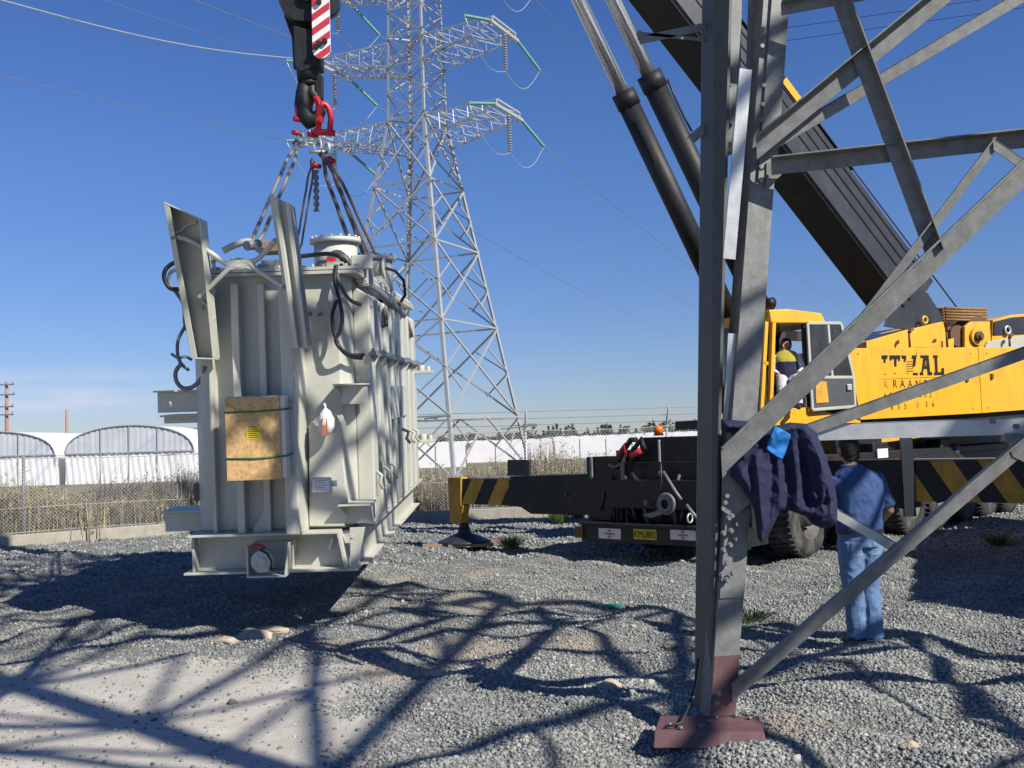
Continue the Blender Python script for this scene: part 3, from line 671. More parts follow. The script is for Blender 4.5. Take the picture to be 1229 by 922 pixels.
# ------------------------------------------------------------------ the near lattice tower
TA = ground_pt(850, 858, .1); TA.z = 0
U = Vector((.99, -.15, 0)).normalized(); W = Vector((-.15, -.99, 0)).normalized(); TW = 6.6
tower = empty('steel_tower', TA, 'near galvanised lattice tower leg with braces and a maroon foot, filling the right', 'steel tower')
# leaning legs: taper towards the tower centre
def leg_pt(i, z):
    s = ((0,0),(1,0),(1,1),(0,1))[i % 4]; k = .012*z
    return TA + U*(s[0]*(TW-2*k)+k) + W*(s[1]*(TW-2*k)+k) + Vector((0,0,z))
FN = U.cross(Vector((0,0,1))).normalized()        # face plane normal
def fp(px, py, off=0): 
    return on_plane(px, py, TA + FN*off, FN)
# near leg: two angles back to back (star section)
HT = 16.0
m = MB()
g = M['galv']
bot = leg_pt(0, .05); mid = leg_pt(0, 1.42); top = leg_pt(0, HT)
def P0(px, py, dy=0): return at_y(px, py, TA.y+dy)
lo = P0(852, 866); lo.z = .088; hi = P0(921, -60); hi2 = lo + (hi-lo)*3.4
uR = Vector((.99, .14, 0)).normalized(); f = Vector((uR.y, -uR.x, 0)); vL = Vector((-.30, .95, 0)).normalized()
def split(p, q, z): t = (z-p.z)/(q.z-p.z); return p.lerp(q, t)
# front angle: wide flange facing the viewer, the other going back
m.angle(lo, hi2, .155, .018, uR, vL, w2=.12); m.build('leg', [g], tower)
# companion angle on the left whose broad flange faces away from the sun, shade painted into its colour
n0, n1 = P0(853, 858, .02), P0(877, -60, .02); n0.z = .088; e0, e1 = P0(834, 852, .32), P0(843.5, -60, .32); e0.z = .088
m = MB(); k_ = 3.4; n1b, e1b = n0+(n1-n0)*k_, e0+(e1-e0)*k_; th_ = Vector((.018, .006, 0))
m.add([n0, e0, e1b, n1b, n0+th_, e0+th_, e1b+th_, n1b+th_], [(0,1,2,3),(7,6,5,4),(0,3,7,4),(1,5,6,2),(0,4,5,1),(3,2,6,7)]); m.build('leg', [M['galv_shade']], tower)
m = MB(); m.bar(e0+Vector((.06,0,0)), e1b+Vector((.06,0,0)), .12, .016, up=(0,1,0)); m.build('leg', [g], tower)
def skin_strip(z0, z1, w, m, out=.003, x0=0.0):
    a, b = split(lo, hi2, z0), split(lo, hi2, z1)
    p = [a+uR*x0+f*out, a+uR*(x0+w)+f*out, b+uR*(x0+w)+f*out, b+uR*x0+f*out]; m.prism(p, f*.006)
m = MB(); skin_strip(.09, .44, .157, m, .001); m.build('leg_paint', M['primer'], tower)
# outer splice and second angle above
m = MB()
skin_strip(.78, 1.30, .150, m, .004, x0=.004); m.build('splice_plate', M['galv'], tower)
m = MB()
a, b = split(lo, hi2, 3.3), split(lo, hi2, 6.2)
m.prism([a+uR*.045+f*.008, a+uR*.16+f*.008, b+uR*.16+f*.008, b+uR*.045+f*.008], f*.012); m.build('splice_plate', g, tower)
# gusset block where the braces meet
m = MB(); q = [P0(868, 540, -.03), P0(905, 545, -.03), P0(905, 600, -.03), P0(880, 622, -.03), P0(866, 612, -.03)]; m.prism(q, (0,.012,0)); m.build('gusset', g, tower)
# bolts
for (bx, by) in ((878,619),(884,629),(877,637),(883,647),(876,654),(879,688),(872,696),(872,676),(866,690),(862,832),(860,843),(874,622),(868,640),(868,660)):
    p = P0(bx, by, -.03); m = MB(); m.cyl(p, p+f*.008, .017, n=14); m.cyl(p+f*.008, p+f*.024, .0125, n=6); m.build('bolt', M['bolt'], tower)
for (bx, by) in ((914,37),(913,57),(915,104),(914,127),(913,145),(913,203),(912,217),(928,203),(869,603),(871,595)):
    p = P0(bx, by, -.05); m = MB(); m.cyl(p, p+f*.03, .014, n=6); m.build('bolt', M['bolt'], tower)
# base plate : sloped maroon block
bp = MB(); c0 = ground_pt(784, 898, .0); c1 = ground_pt(921, 900, 0); c2 = ground_pt(919, 858, .0); c3 = ground_pt(794, 858, 0)
ex = (c1-c0).normalized(); ey_ = Vector((-ex.y, ex.x, 0)); cc = c0+ex*.33+ey_*.17
lowr = [c0, c1, c1+ey_*.38, c0+ey_*.38+ex*.02]; up_ = [p+Vector((0,0,.085)) for p in (c0+ey_*.04+ex*.01, c1+ey_*.04-ex*.01, c1+ey_*.36-ex*.01, c0+ey_*.36+ex*.04)]
bp.add(lowr+up_, [(3,2,1,0),(4,5,6,7),(0,1,5,4),(1,2,6,5),(2,3,7,6),(3,0,4,7)])
bp.build('base_plate', M['primer'], tower, bevel=.006)
for (bx, by) in ((804,872),(817,876),(841,874),(860,863),(883,861),(900,864),(851,868)):
    p = ground_pt(bx, by, .085); m = MB(); m.cyl(p, p+Vector((0,0,.02)), .012, n=6); m.build('bolt', M['bolt'], tower)
# bracing of the visible face (real members in the face plane, running on past the frame)
def brace(a, b, w, t=.008, flip=1, extend=0, m_=None, off=0, mname='galv', name='brace', cut=True):
    p, q = fp(*a, off=off), fp(*b, off=off)
    if extend: q = q + (q-p).normalized()*extend
    d = (q-p).normalized(); dn = Vector((0,0,-1)) - d*(-d.z); dn.normalize()
    mm = MB(); a_, b_ = p-dn*(w/2), q-dn*(w/2); c_, e_ = q+dn*(w/2), p+dn*(w/2)
    if cut and abs(d.dot(U)) > .6: e_ = e_ - d*(dn.dot(U)*w/d.dot(U))      # the start is sawn off parallel to the leg
    nn = FN*flip; mm.prism([a_, b_, c_, e_], nn*t)
    mm.prism([a_, b_, b_+dn*t, a_+dn*t], nn*(w*.9)); mm.build(name, M[mname], tower); return p, q
brace((884, 826), (1236, 527), .085, extend=.2, off=.0)
brace((874, 546), (1229, 207), .122, extend=3.2, off=.10, t=.012)
brace((884, 522), (1229, 511), .10, extend=3.6, off=-.12, flip=-1, mname='galv2')
brace((880, 548), (1229, 424), .072, extend=3.2, off=-.10, flip=-1)
brace((945, 583), (1074, 657), .06, off=-.12, flip=-1, mname='galv2')
brace((926, 201), (1229, 168), .095, extend=3.6, off=.01)
brace((906, 185), (1229, -6), .075, extend=3.3, off=-.03, flip=-1)
brace((914, 174), (1131, -4), .105, extend=3.0, off=.03)
brace((1003, -12), (1120, 304), .09, off=.06)
brace((1028, 392), (1196, 170), .052, off=.09)
brace((1188, 170), (1240, 205), .055, off=.11, flip=-1)
brace((938, 12), (1009, -1), .07, extend=.3, off=.05)
for (bx, by) in ((884,545),(893,538),(1120,303),(1114,297),(1073,659),(1218,512),(1176,171),(1190,506),(1224,207),(940,206),(952,204),(922,170),(1036,388),(1010,8)):
    p = fp(bx, by, -.03); m = MB(); m.cyl(p, p+f*.025, .017, n=6); m.build('bolt', M['bolt'], tower)
m = MB(); q = [fp(1205,520,.004), fp(1240,520,.004), fp(1240,560,.004), fp(1215,548,.004)]; m.prism(q, FN*.01); m.build('gusset', g, tower)
m = MB(); q = [P0(920,195,-.02), P0(938,198,-.02), P0(938,210,-.02), P0(920,226,-.02)]; m.prism(q, (0,.01,0)); m.build('gusset', g, tower)
# members of the side face seen edge on beside the leg
def sidebar(a, b, da, db, w, name='brace', mname='galv', dy2=None):
    p, q = P0(*a, da), P0(*b, db); mm = MB(); d = (q-p).normalized()
    mm.angle(p, q, w, .009, Vector((1,.1,0)), Vector((.1,1,0)), w2=w*.6); mm.build(name, M[mname], tower)
sidebar((868,310), (888,82), -.12, -.16, .075, mname='galv2')
sidebar((868,505), (874,400), .05, .02, .06, mname='galv2')
sidebar((874,185), (878,-40), .1, .1, .07)
sidebar((890,300), (900,-40), .12, .1, .075)
# short struts sticking out to the left
for (a, b, w) in (((766,44),(846,27),.05), ((768,38),(846,46),.02), ((826,163),(846,146),.06)):
    p, q = P0(*a, .25), P0(*b, .25); mm = MB(); mm.angle(p, q, w, .007, Vector((0,0,-1)), Vector((0,1,0))); mm.build('strut', M['galv'], tower)
p = P0(767,42,.2); mm = MB(); mm.cyl(p, p+Vector((0,-.03,0)), .02, n=6); mm.build('bolt', M['bolt'], tower)
# the other three legs, upper bracing and top (outside the frame, they throw the shadows in the yard)
legtop = split(lo, hi2, HT) if hi2.z > HT else hi2
for i in (1, 2, 3):
    m = MB(); m.angle(leg_pt(i, 0), leg_pt(i, HT), .2, .018, U*((-1) if i in (1,2) else 1), W*((-1) if i in (2,3) else 1)); m.build('leg', g, tower)
    q = leg_pt(i, 0); m = MB(); m.box((q.x, q.y, .04), (.6,.4,.1)); m.build('base_plate', M['primer'], tower)
Z = [0, 4.6, 8.2, 11.2, 13.8, 16.0]
for i in range(4):
    for l in range(5):
        if i == 0 and l == 0: continue
        a, b, c, d = leg_pt(i, Z[l]), leg_pt(i+1, Z[l]), leg_pt(i, Z[l+1]), leg_pt(i+1, Z[l+1])
        if i == 3 and l == 0:   # open side next to the viewer: inverted V whose far limb hugs the near leg
            m = MB(); m.bar(a, (c+d)/2+Vector((0,0,3.2)), .1, .1); m.build('brace', g, tower); continue
        w = .11 if l < 2 else .09
        if l == 0:
            e = (c+d)/2
            for s_, t_ in ((a, e), (b, e), (c, d), (a.lerp(e,.5), c), (b.lerp(e,.5), d), (a.lerp(e,.5), a.lerp(c,.5)), (b.lerp(e,.5), b.lerp(d,.5))):
                m = MB(); m.bar(s_, t_, w, w*.8); m.build('brace', g, tower)
        else:
            x = (a+b+c+d)/4
            for s_, t_ in ((a, d), (b, c), (c, d), (a.lerp(c,.5), b.lerp(d,.5))):
                m = MB(); m.bar(s_, t_, w, w*.8); m.build('brace', g, tower)
            for s_, t_ in ((a.lerp(c,.5), a.lerp(x,.5)), (a.lerp(c,.5), c.lerp(x,.5)), (b.lerp(d,.5), b.lerp(x,.5)), (b.lerp(d,.5), d.lerp(x,.5)), (a.lerp(b,.5), a.lerp(x,.5)), (a.lerp(b,.5), b.lerp(x,.5)), (a.lerp(c,.25), a.lerp(x,.5)), (b.lerp(d,.25), b.lerp(x,.5))):
                m = MB(); m.bar(s_, t_, .055, .05); m.build('redundant_brace', g, tower)
# thin earth cable at the foot
m = MB(); m.smooth = True; m.tube([ground_pt(783,884,.03), ground_pt(800,872,.1), ground_pt(818,868,.12), P0(826,850,.1), P0(834,820,.12), P0(838,790,.14)], .007, 6)
tag(m.build('earth_cable', M['hose']), 'thin black cable looping down to the maroon foot plate', 'cable')
# ------------------------------------------------------------------ the hanging transformer
TD = 10.0
TO = at_y(328, 685, TD)
ty = R(3.4)
EX = Vector((1, 0, 0)); EY = Vector((.012, math.cos(ty), math.sin(ty))).normalized(); EZ = EX.cross(EY).normalized(); EX = EY.cross(EZ).normalized()
TM = Matrix((( EX.x, EY.x, EZ.x, TO.x), (EX.y, EY.y, EZ.y, TO.y), (EX.z, EY.z, EZ.z, TO.z), (0,0,0,1)))
TMi = TM.inverted()
def TP(px, py, y=0):
    p = on_plane(px, py, TO+EY*y, EY); return TMi @ p
tr = empty('transformer', TO, 'large grey green power transformer hanging from the crane hook above the gravel', 'transformer')
K = M['trafo']; XL = TP(233, 640).x; XR = TP(441, 630).x; ZB = TP(328, 637).z; ZT = TP(300, 331, .1).z; LN = 5.0
# base frame : channel beam in front, long skids, inclined ends
m = MB(TM); xl, xr = TP(226, 688).x, TP(432, 680).x
m.bb((xl, -.14, 0), (xr, .2, .022)); m.bb((xl+.1, .05, .022), (xr-.02, .075, ZB-.025)); m.bb((XL-.01, -.19, ZB-.022), (xr-.19, .2, ZB))
m.bb((XL+.005, -.10, .022), (XL+.03, .05, ZB-.022)); m.build('base_beam', K, tr, bevel=.004)
m = MB(TM)
for sx in (xl+.13, xr-.05): m.bb((sx-.012, .2, .02), (sx+.012, LN+.15, ZB-.02)); m.bb((sx-.12, .2, 0), (sx+.1, LN+.15, .02))
m.bb((xl+.15, .3, .05), (xr-.07, LN, .09)); m.build('skid', K, tr, bevel=.004)
m = MB(TM); m.prism([(xr-.2, -.13, ZB-.001), (xr-.17, -.13, ZB-.001), (xr-.10, -.13, .023), (xr-.13, -.13, .023)], (0, .18, 0)); m.prism([(XR-.16,-.1,.02),(xr-.01,-.1,.02),(XR-.01,-.1,ZB+.02),(XR-.16,-.1,ZB+.02)], (0,.03,0))
m.cyl((xr-.05, -.102, .33), (xr-.05, -.11, .33), .02); m.build('end_plate', K, tr, bevel=.003)
# tank: chamfered plan
a = XL; b = XR-.17
def plan(z, ins=0): return [(a+ins+.10, .05+ins, z), (b-.05-ins, .05+ins, z), (b+.03-ins, .34, z), (b+.03-ins, LN, z), (a+ins, LN, z), (a+ins, .2, z)]
m = MB(TM); m.prism(plan(ZB-.001), (0, 0, ZT-ZB)); m.build('tank', K, tr, bevel=.02)
# stiffening ribs on the face
m = MB(TM); x0, x1 = TP(342, 600, -.33).x, TP(358, 600, -.33).x; m.prism([(x0, -.33, ZB), (x1, -.33, ZB), (x1+.03, .06, ZB), (x0-.015, .06, ZB)], (0, 0, ZT-ZB-.12)); m.build('stiffener', K, tr, bevel=.012)
for (pa, pb, dy) in ((288, 297, .16), (318, 326, .1), (258, 262, .12)):
    x0, x1 = TP(pa, 600).x, TP(pb, 600).x; m = MB(TM); m.bb((x0, -dy+.05, ZB), (x1, .06, ZT-.1)); m.build('stiffener', K, tr, bevel=.006)
# raised pocket on the right of the face
m = MB(TM); q = [TP(*p, -.02) for p in ((371, 632), (413, 632), (419, 620), (408, 508), (404, 499), (382, 498), (371, 510))]; m.prism([(v.x, -.03, v.z) for v in q], (0, .09, 0)); m.build('side_pocket', K, tr, bevel=.012)
# the dark slot between the ribs and sloping gusset
m = MB(TM); q = [(TP(303, 632).x, -.02, ZB), (TP(324, 632).x, -.02, ZB), (TP(324, 600).x, -.02, TP(324, 600).z)]; m.prism(q, (0, .06, 0)); m.build('gusset', K, tr)
# top rim and cover
m = MB(TM); m.bb((XL-.03, -.05, ZT-.02), (XR-.02, LN+.05, ZT+.012)); m.bb((XL-.03, -.05, ZT+.02), (XR-.02, LN+.05, ZT+.05))
for i in range(40): 
    y = .05+i*.12
    for x in (XL, XR-.05): m.cyl((x, y, ZT+.05), (x, y, ZT+.075), .014, n=6)
for i in range(16): x = XL+.05+i*.11; m.cyl((x, -.02, ZT+.05), (x, -.02, ZT+.075), .014, n=6)
m.build('cover', K, tr)
# long side : eight box ribs with sloping heads
nR = 8; pitch = (LN-.5)/nR; zr = TP(431, 352, .35).z
for i in range(nR):
    y = .36+i*pitch; m = MB(TM); d = .17; x0 = XR-.17+.03
    m.prism([(x0, y, ZB), (x0+d, y, ZB), (x0+d, y, zr-.03), (x0+.03, y, zr+.07), (x0, y, zr+.07)], (0, pitch*.58, 0))
    o = m.build('side_rib', K, tr, bevel=.035)
m = MB(TM); m.bb((XR-.14, .3, ZB-.03), (XR+.03, LN, ZB+.0)); m.build('side_sill', K, tr, bevel=.004)
# hand hold openings and lugs near the rib heads
for i in range(2):
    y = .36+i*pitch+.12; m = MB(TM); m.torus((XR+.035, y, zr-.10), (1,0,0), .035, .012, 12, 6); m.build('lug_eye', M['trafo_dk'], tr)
# cable duct that crosses the ribs
zc = TP(436, 424, .3).z; m = MB(TM); pts = [(XR+.06, .3+.18*i, zc-.03*math.sin(i)*.4-.01*i*.2) for i in range(27)]; m.tube(pts, .03, 8); m.tube([(x, y, z+.035) for x, y, z in pts], .016, 6); m.build('cable_duct', M['bluecable'], tr)
for i in range(nR): 
    y = .36+i*pitch; m = MB(TM); m.prism([(XR+.03, y+.2, zc-.02), (XR+.09, y+.2, zc-.02), (XR+.035, y+.2, zc-.15)], (0, .02, 0)); m.build('duct_bracket', K, tr)
# small cable clamps and plates on the ribs
for (px, py) in ((438, 577), (447, 571), (457, 566)):
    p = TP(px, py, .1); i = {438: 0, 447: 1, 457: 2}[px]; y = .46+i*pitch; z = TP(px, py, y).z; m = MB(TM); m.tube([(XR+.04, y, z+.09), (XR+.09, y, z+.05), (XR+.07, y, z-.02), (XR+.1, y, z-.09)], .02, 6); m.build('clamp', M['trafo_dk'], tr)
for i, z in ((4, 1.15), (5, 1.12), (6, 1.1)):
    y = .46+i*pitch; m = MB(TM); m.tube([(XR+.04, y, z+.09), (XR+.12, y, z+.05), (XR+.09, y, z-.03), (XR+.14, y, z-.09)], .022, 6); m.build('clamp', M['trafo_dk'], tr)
for i in (2.6, 4.1): y = .36+i*pitch; m = MB(TM); m.bb((XR+.032, y, 1.4), (XR+.045, y+.62, 1.78)); m.build('blank_plate', K, tr)
# bushing platforms on the rear side
for z in (1.95, .95): m = MB(TM); m.bb((XR-.02, LN-.5, z), (XR+.26, LN-.05, z+.04)); m.cyl((XR+.1, LN-.3, z+.04), (XR+.1, LN-.3, z+.12), .05); m.cyl((XR+.2, LN-.3, z+.04), (XR+.2, LN-.3, z+.1), .03); m.build('bracket', K, tr, bevel=.004)
# jacking brackets, front right (two) and left (three)
def jack_bracket(px0, px1, py, name='bracket', left=False, h=.19):
    y = -.08; p0, p1 = TP(px0, py, y), TP(px1, py, y); z = p0.z; m = MB(TM)
    m.bb((p0.x, -.16, z-.018), (p1.x, .3, z)); m.bb((p0.x+.05, -.02, z-h), (p1.x-.02, .0, z-.018)); m.bb((p0.x+.05, -.02, z-h-.012), (p1.x-.02, .22, z-h))
    m.prism([(p0.x+.0, -.15, z-.02), (p0.x+.05, -.02, z-.02), (p0.x+.05, -.02, z-.13)], (.012, 0, 0)); m.bb((p1.x-.035, -.01, z-h), (p1.x-.02, .28, z-.018)); m.build(name, K, tr, bevel=.003)
jack_bracket(401, 437, 461); jack_bracket(407, 446, 605)
def side_bracket(px0, px1, py0, py1):
    p0, p1 = TP(px0, py0, .5), TP(px1, py1, .5); m = MB(TM); m.bb((p0.x, .35, p1.z), (XL+.005, .37, p0.z)); m.bb((p0.x-.02, .28, p0.z), (XL+.005, .75, p0.z+.018)); m.bb((p0.x, .37, p1.z), (p0.x+.012, .7, p0.z)); m.build('bracket', K, tr, bevel=.003)
side_bracket(195, 233, 471, 494); side_bracket(203, 233, 500, 507); side_bracket(204, 233, 613, 635)
p = TP(230, 590, .3); m = MB(TM); m.cbox((XL-.06, .2, p.z-.09), (XL+.0, .45, p.z+.09), .01); m.build('junction_box', M['grey'], tr)
# pulling eye housing at the lower middle with disc and red handle
q0, q1 = TP(296, 692, -.3), TP(348, 655, -.3); m = MB(TM); t = .018; zl, zh = q0.z, q1.z
m.bb((q0.x, -.3, zl), (q0.x+t, .04, zh)); m.bb((q0.x, -.3, zl-t), (q1.x-.05, .04, zl)); m.prism([(q1.x-.065, -.3, zl), (q1.x-.065, .04, zl), (q1.x-.02, .04, zh+.03), (q1.x-.02, -.3, zh+.03)], (.018, 0, 0)); m.bb((q0.x+t, .02, zl), (q1.x-.06, .04, zh)); m.build('valve_box', K, tr, bevel=.003)
dc = TP(315, 674, -.28); m = MB(TM); m.lathe((dc.x, -.26, dc.z), (0,-1,0), [(0,.105),(.03,.11),(.035,.1),(.04,.045),(.055,.04)], n=24)
for k in range(4): m.cyl((dc.x+.07*math.cos(k*1.57+.6), -.26, dc.z+.07*math.sin(k*1.57+.6)), (dc.x+.07*math.cos(k*1.57+.6), -.312, dc.z+.07*math.sin(k*1.57+.6)), .011, n=8)
m.build('valve_flange', K, tr)
m = MB(TM); hp = TP(310, 657, -.3); m.tube([(hp.x-.05, -.3, hp.z), (hp.x-.02, -.34, hp.z+.025), (hp.x+.03, -.33, hp.z+.02), (hp.x+.06, -.3, hp.z-.01)], .014, 8); m.build('valve_handle', M['red'], tr)
m = MB(TM); m.tube([(dc.x-.02, -.3, dc.z+.12), (dc.x+.06, -.32, dc.z+.08), (dc.x+.1, -.32, dc.z), (dc.x+.08, -.31, dc.z-.08)], .01, 6); m.build('hose', M['hose'], tr)
# crated control cabinet
c0, c1 = TP(274, 576, -.55), TP(336, 476, -.55); yb = -.55
cab = MB(TM); cab.bb((c0.x+.0, yb+.02, c0.z), (c1.x+.04, -.1, c1.z+.01)); cab.bb((c0.x+.15, -.1, c0.z+.2), (c1.x-.1, .06, c1.z-.1)); cabo = cab.build('control_cabinet', M['galv2'], tr, bevel=.006)
m = MB(TM); m.bb((c0.x-.01, yb, c0.z-.01), (c1.x-.01, yb+.018, c1.z)); m.build('plywood_cover', M['osb'], tr)
m = MB(TM); l0, l1 = TP(296.5, 527.5, yb), TP(313, 512, yb); m.bb((l0.x, yb-.003, l0.z), (l1.x, yb-.0005, l1.z)); lab = m.build('warning_label', M['labely'], tr)
m = MB(TM)
for k in range(6): m.bb((l0.x+.012, yb-.0045, l0.z+.015+.019*k), (l1.x-.012-.02*(k % 3), yb-.0035, l0.z+.021+.019*k))
m.build('print', M['ink'], lab)
for py in (494, 550):
    z = TP(300, py, yb).z; m = MB(TM); m.tube([(c0.x-.015, -.1, z+.02), (c0.x-.015, yb-.004, z), (c1.x*.5+c0.x*.5, yb-.006, z-.004), (c1.x+.05, yb-.004, z+.012), (c1.x+.05, -.12, z+.02)], .009, 6); m.build('strap', M['green'], tr)
for py in (487, 545): z = TP(340, py, -.3).z; m = MB(TM); m.bb((c1.x+.04, -.3, z), (c1.x+.09, -.2, z+.08)); m.cyl((c1.x+.06, -.3, z+.04), (c1.x+.06, -.33, z+.04), .015); m.build('hinge', M['galv2'], tr)
# nameplate box
n0, n1 = TP(374, 592, -.14), TP(397, 573, -.14); m = MB(TM); m.cbox((n0.x, -.15, n0.z), (n1.x, -.03, n1.z), .008); m.bb((n1.x-.004, -.1, (n0.z+n1.z)/2-.02), (n1.x+.05, -.09, (n0.z+n1.z)/2+.04)); nb = m.build('terminal_box', M['galv2'], tr)
m = MB(TM); m.bb((n0.x+.02, -.153, n0.z+.015), (n1.x-.02, -.1505, n1.z-.015)); pl = m.build('nameplate', M['paper'], nb)
m = MB(TM); 
for k in range(5): m.bb((n0.x+.035, -.155, n0.z+.03+.022*k), (n1.x-.035-.03*(k % 2), -.1535, n0.z+.034+.022*k))
m.build('print', M['grey'], nb)
p0 = TP(346, 619, -.34); m = MB(TM); m.bb((p0.x, -.345, p0.z), (p0.x+.1, -.328, p0.z+.06)); m.build('blank_plate', K, tr)
# turrets and pipework on the cover
def turret(px, y, r, h, fl=1.18):
    x = TP(px, 300, y).x; m = MB(TM); m.smooth = True; m.cyl((x, y, ZT+.03), (x, y, ZT+h), r, n=28); m.cyl((x, y, ZT+h), (x, y, ZT+h+.05), r*fl, n=28)
    for k in range(16): m.cyl((x+r*1.09*math.cos(k*.3927), y+r*1.09*math.sin(k*.3927), ZT+h+.05), (x+r*1.09*math.cos(k*.3927), y+r*1.09*math.sin(k*.3927), ZT+h+.075), .016, n=6)
    m.build('turret', K, tr)
turret(403, 1.1, .235, .43); turret(445, 2.5, .26, .40); turret(432, 4.0, .26, .2); turret(296, 1.2, .27, .1, 1.1); turret(330, 3.2, .3, .3)
for px, y in ((409, .55),): 
    x = TP(px, 300, y).x; m = MB(TM); m.prism([(x-.12, y, ZT+.05), (x+.12, y, ZT+.05), (x+.12, y, ZT+.16), (x+.06, y, ZT+.24), (x-.06, y, ZT+.24), (x-.12, y, ZT+.16)], (0, .03, 0)); m.build('lifting_lug', K, tr, bevel=.004)
    m = MB(TM); m.cyl((x+.05, y-.006, ZT+.17), (x+.05, y-.001, ZT+.17), .028); m.cyl((x-.06, y-.006, ZT+.15), (x-.06, y-.001, ZT+.15), .022); m.build('eye', M['blk'], tr)
m = MB(TM); x = TP(457, 322, 1.8).x; z = TP(457, 322, 1.8).z; m.cyl((x-.15, 1.8, z), (x+.02, 1.8, z), .09); m.cyl((x+.02, 1.8, z), (x+.05, 1.8, z), .12); m.build('bushing_socket', K, tr)
m = MB(TM); m.tube([(x+.05, 1.8, z), (x+.16, 1.85, z-.03), (x+.25, 1.9, z-.14), (x+.26, 1.95, z-.3), (x+.2, 2.0, z-.38)], .018, 8); m.build('hose', M['hose'], tr)
# cover clutter
def tube(pts, r, name, mt, y): m = MB(TM); P_ = [TP(a_, b_, y if len(c_) == 0 else c_[0]) for a_, b_, *c_ in pts]; sm = []; 
def curve(pts, r, name, mt, n=8):
    P_ = [TP(a_, b_, y) for a_, b_, y in pts]; out = []
    for i in range(len(P_)-1):
        p0, p1, p2, p3 = P_[max(i-1, 0)], P_[i], P_[i+1], P_[min(i+2, len(P_)-1)]
        for k in range(5):
            t = k/5; out.append(.5*((2*p1)+(p2-p0)*t+(2*p0-5*p1+4*p2-p3)*t*t+(3*p1-p0-3*p2+p3)*t**3))
    out.append(P_[-1]); m = MB(TM); m.tube(out, r, n); return m.build(name, mt, tr)
curve([(268,301,.5),(285,293,.5),(300,290,.5),(309,298,.5),(316,303,.5)], .035, 'pipe', M['trafo_dk'])
m = MB(TM); p = TP(301, 294, .5); m.cyl((p.x-.02, .42, p.z-.02), (p.x+.05, .6, p.z+.02), .05); m.cyl((p.x-.05, .5, p.z-.03), (p.x+.1, .5, p.z+.02), .035); m.build('valve_body', M['bluecable'], tr)
m = MB(TM); p = TP(322, 297, .9); m.cbox((p.x-.1, .8, p.z-.06), (p.x+.14, 1.1, p.z+.06), .01); m.build('timber_packing', M['wood'], tr)
m = MB(TM); p0, p1 = TP(392, 314, -.05), TP(403, 309, -.05); m.bb((p0.x, -.058, p0.z), (p1.x, -.052, p1.z)); m.build('red_mark', M['red'], tr)
for i in range(9):
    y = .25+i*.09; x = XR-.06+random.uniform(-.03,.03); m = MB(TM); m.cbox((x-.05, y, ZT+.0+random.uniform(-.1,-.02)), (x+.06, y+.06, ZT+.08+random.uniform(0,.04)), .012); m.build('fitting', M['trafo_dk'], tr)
curve([(360,308,.1),(378,306,.1),(398,305,.1),(412,311,.1),(421,322,.25),(438,338,.7),(455,352,1.2)], .022, 'hose', M['hose'])
curve([(410,318,.1),(405,330,-.05),(410,345,-.06),(420,360,.2),(433,366,.3)], .02, 'hose', M['grey'])
curve([(421,322,.3),(436,337,.7),(455,352,1.3),(470,365,2.2),(484,378,3.4)], .05, 'cable_tray', M['bluecable'])
rr_ = random.Random(5)
for k in range(16):
    px = 245+rr_.random()*190; y = .25+rr_.random()*1.6; b0 = TP(px, 316, y); b0.z = ZT+.05; h_ = .05+.12*rr_.random(); m = MB(TM)
    if k % 3 == 0: m.cyl(b0, b0+Vector((0,0,h_)), .035+.03*rr_.random(), n=14); m.cyl(b0+Vector((0,0,h_)), b0+Vector((0,0,h_+.02)), .07, n=14); m.build('stub_pipe', K, tr)
    elif k % 3 == 1: m.cbox(tuple(b0-Vector((.07,.05,0))), tuple(b0+Vector((.07+.08*rr_.random(),.06,h_))), .01); m.build('terminal_box', rr_.choice([K, M['trafo_dk'], M['bluecable']]), tr)
    else: m.tube([b0, b0+Vector((.02,0,h_)), b0+Vector((.12,.05,h_+.02)), b0+Vector((.3,.1,h_*.6)), b0+Vector((.42,.1,0))], .014+.012*rr_.random(), 7); m.build('pipe', rr_.choice([K, M['grey'], M['bluecable']]), tr)
m = MB(TM); lx = TP(404, 300, .3).x; m.prism([(lx-.11, .3, ZT+.05), (lx+.11, .3, ZT+.05), (lx+.11, .3, ZT+.15)] + [(lx+.11*math.cos(a_), .3, ZT+.15+.11*math.sin(a_)) for a_ in [math.pi*i/8 for i in range(1, 8)]] + [(lx-.11, .3, ZT+.15)], (0,.03,0)); m.build('lifting_lug', K, tr, bevel=.004)
for dx in (-.05, .05): m = MB(TM); m.cyl((lx+dx, .297, ZT+.16), (lx+dx, .2995, ZT+.16), .022, n=12); m.build('eye', M['blk'], tr)
# hanging cable loops
curve([(404,318,-.05),(402,336,-.08),(405,352,-.1),(402,366,-.12),(399,378,-.12),(400,394,-.12),(404,408,-.12),(410,420,-.1),(420,428,0),(434,430,.2)], .019, 'cable_loop', M['hose'])
curve([(405,352,-.1),(409,368,-.12),(411,384,-.12),(408,398,-.12),(403,408,-.12),(409,419,-.11),(421,426,0),(436,426,.2)], .019, 'cable_loop', M['hose'])
curve([(399,340,-.06),(402,352,-.08),(404,358,-.1),(402,364,-.1)], .03, 'cable_clamp', M['galv2'])
curve([(232,318,.3),(214,314,.2),(200,322,.15),(197,334,.1),(204,346,.1),(216,348,.1),(222,356,.2),(222,380,.2),(224,392,.2)], .022, 'cable_loop', M['hose'])
curve([(226,322,.3),(206,326,.2),(203,340,.15),(212,352,.15),(220,366,.2),(222,390,.2),(226,398,.25)], .018, 'cable_loop', M['bluecable'])
curve([(222,392,.2),(214,408,.15),(213,424,.1),(217,436,.1),(226,444,.2)], .018, 'cable_loop', M['bluecable'])
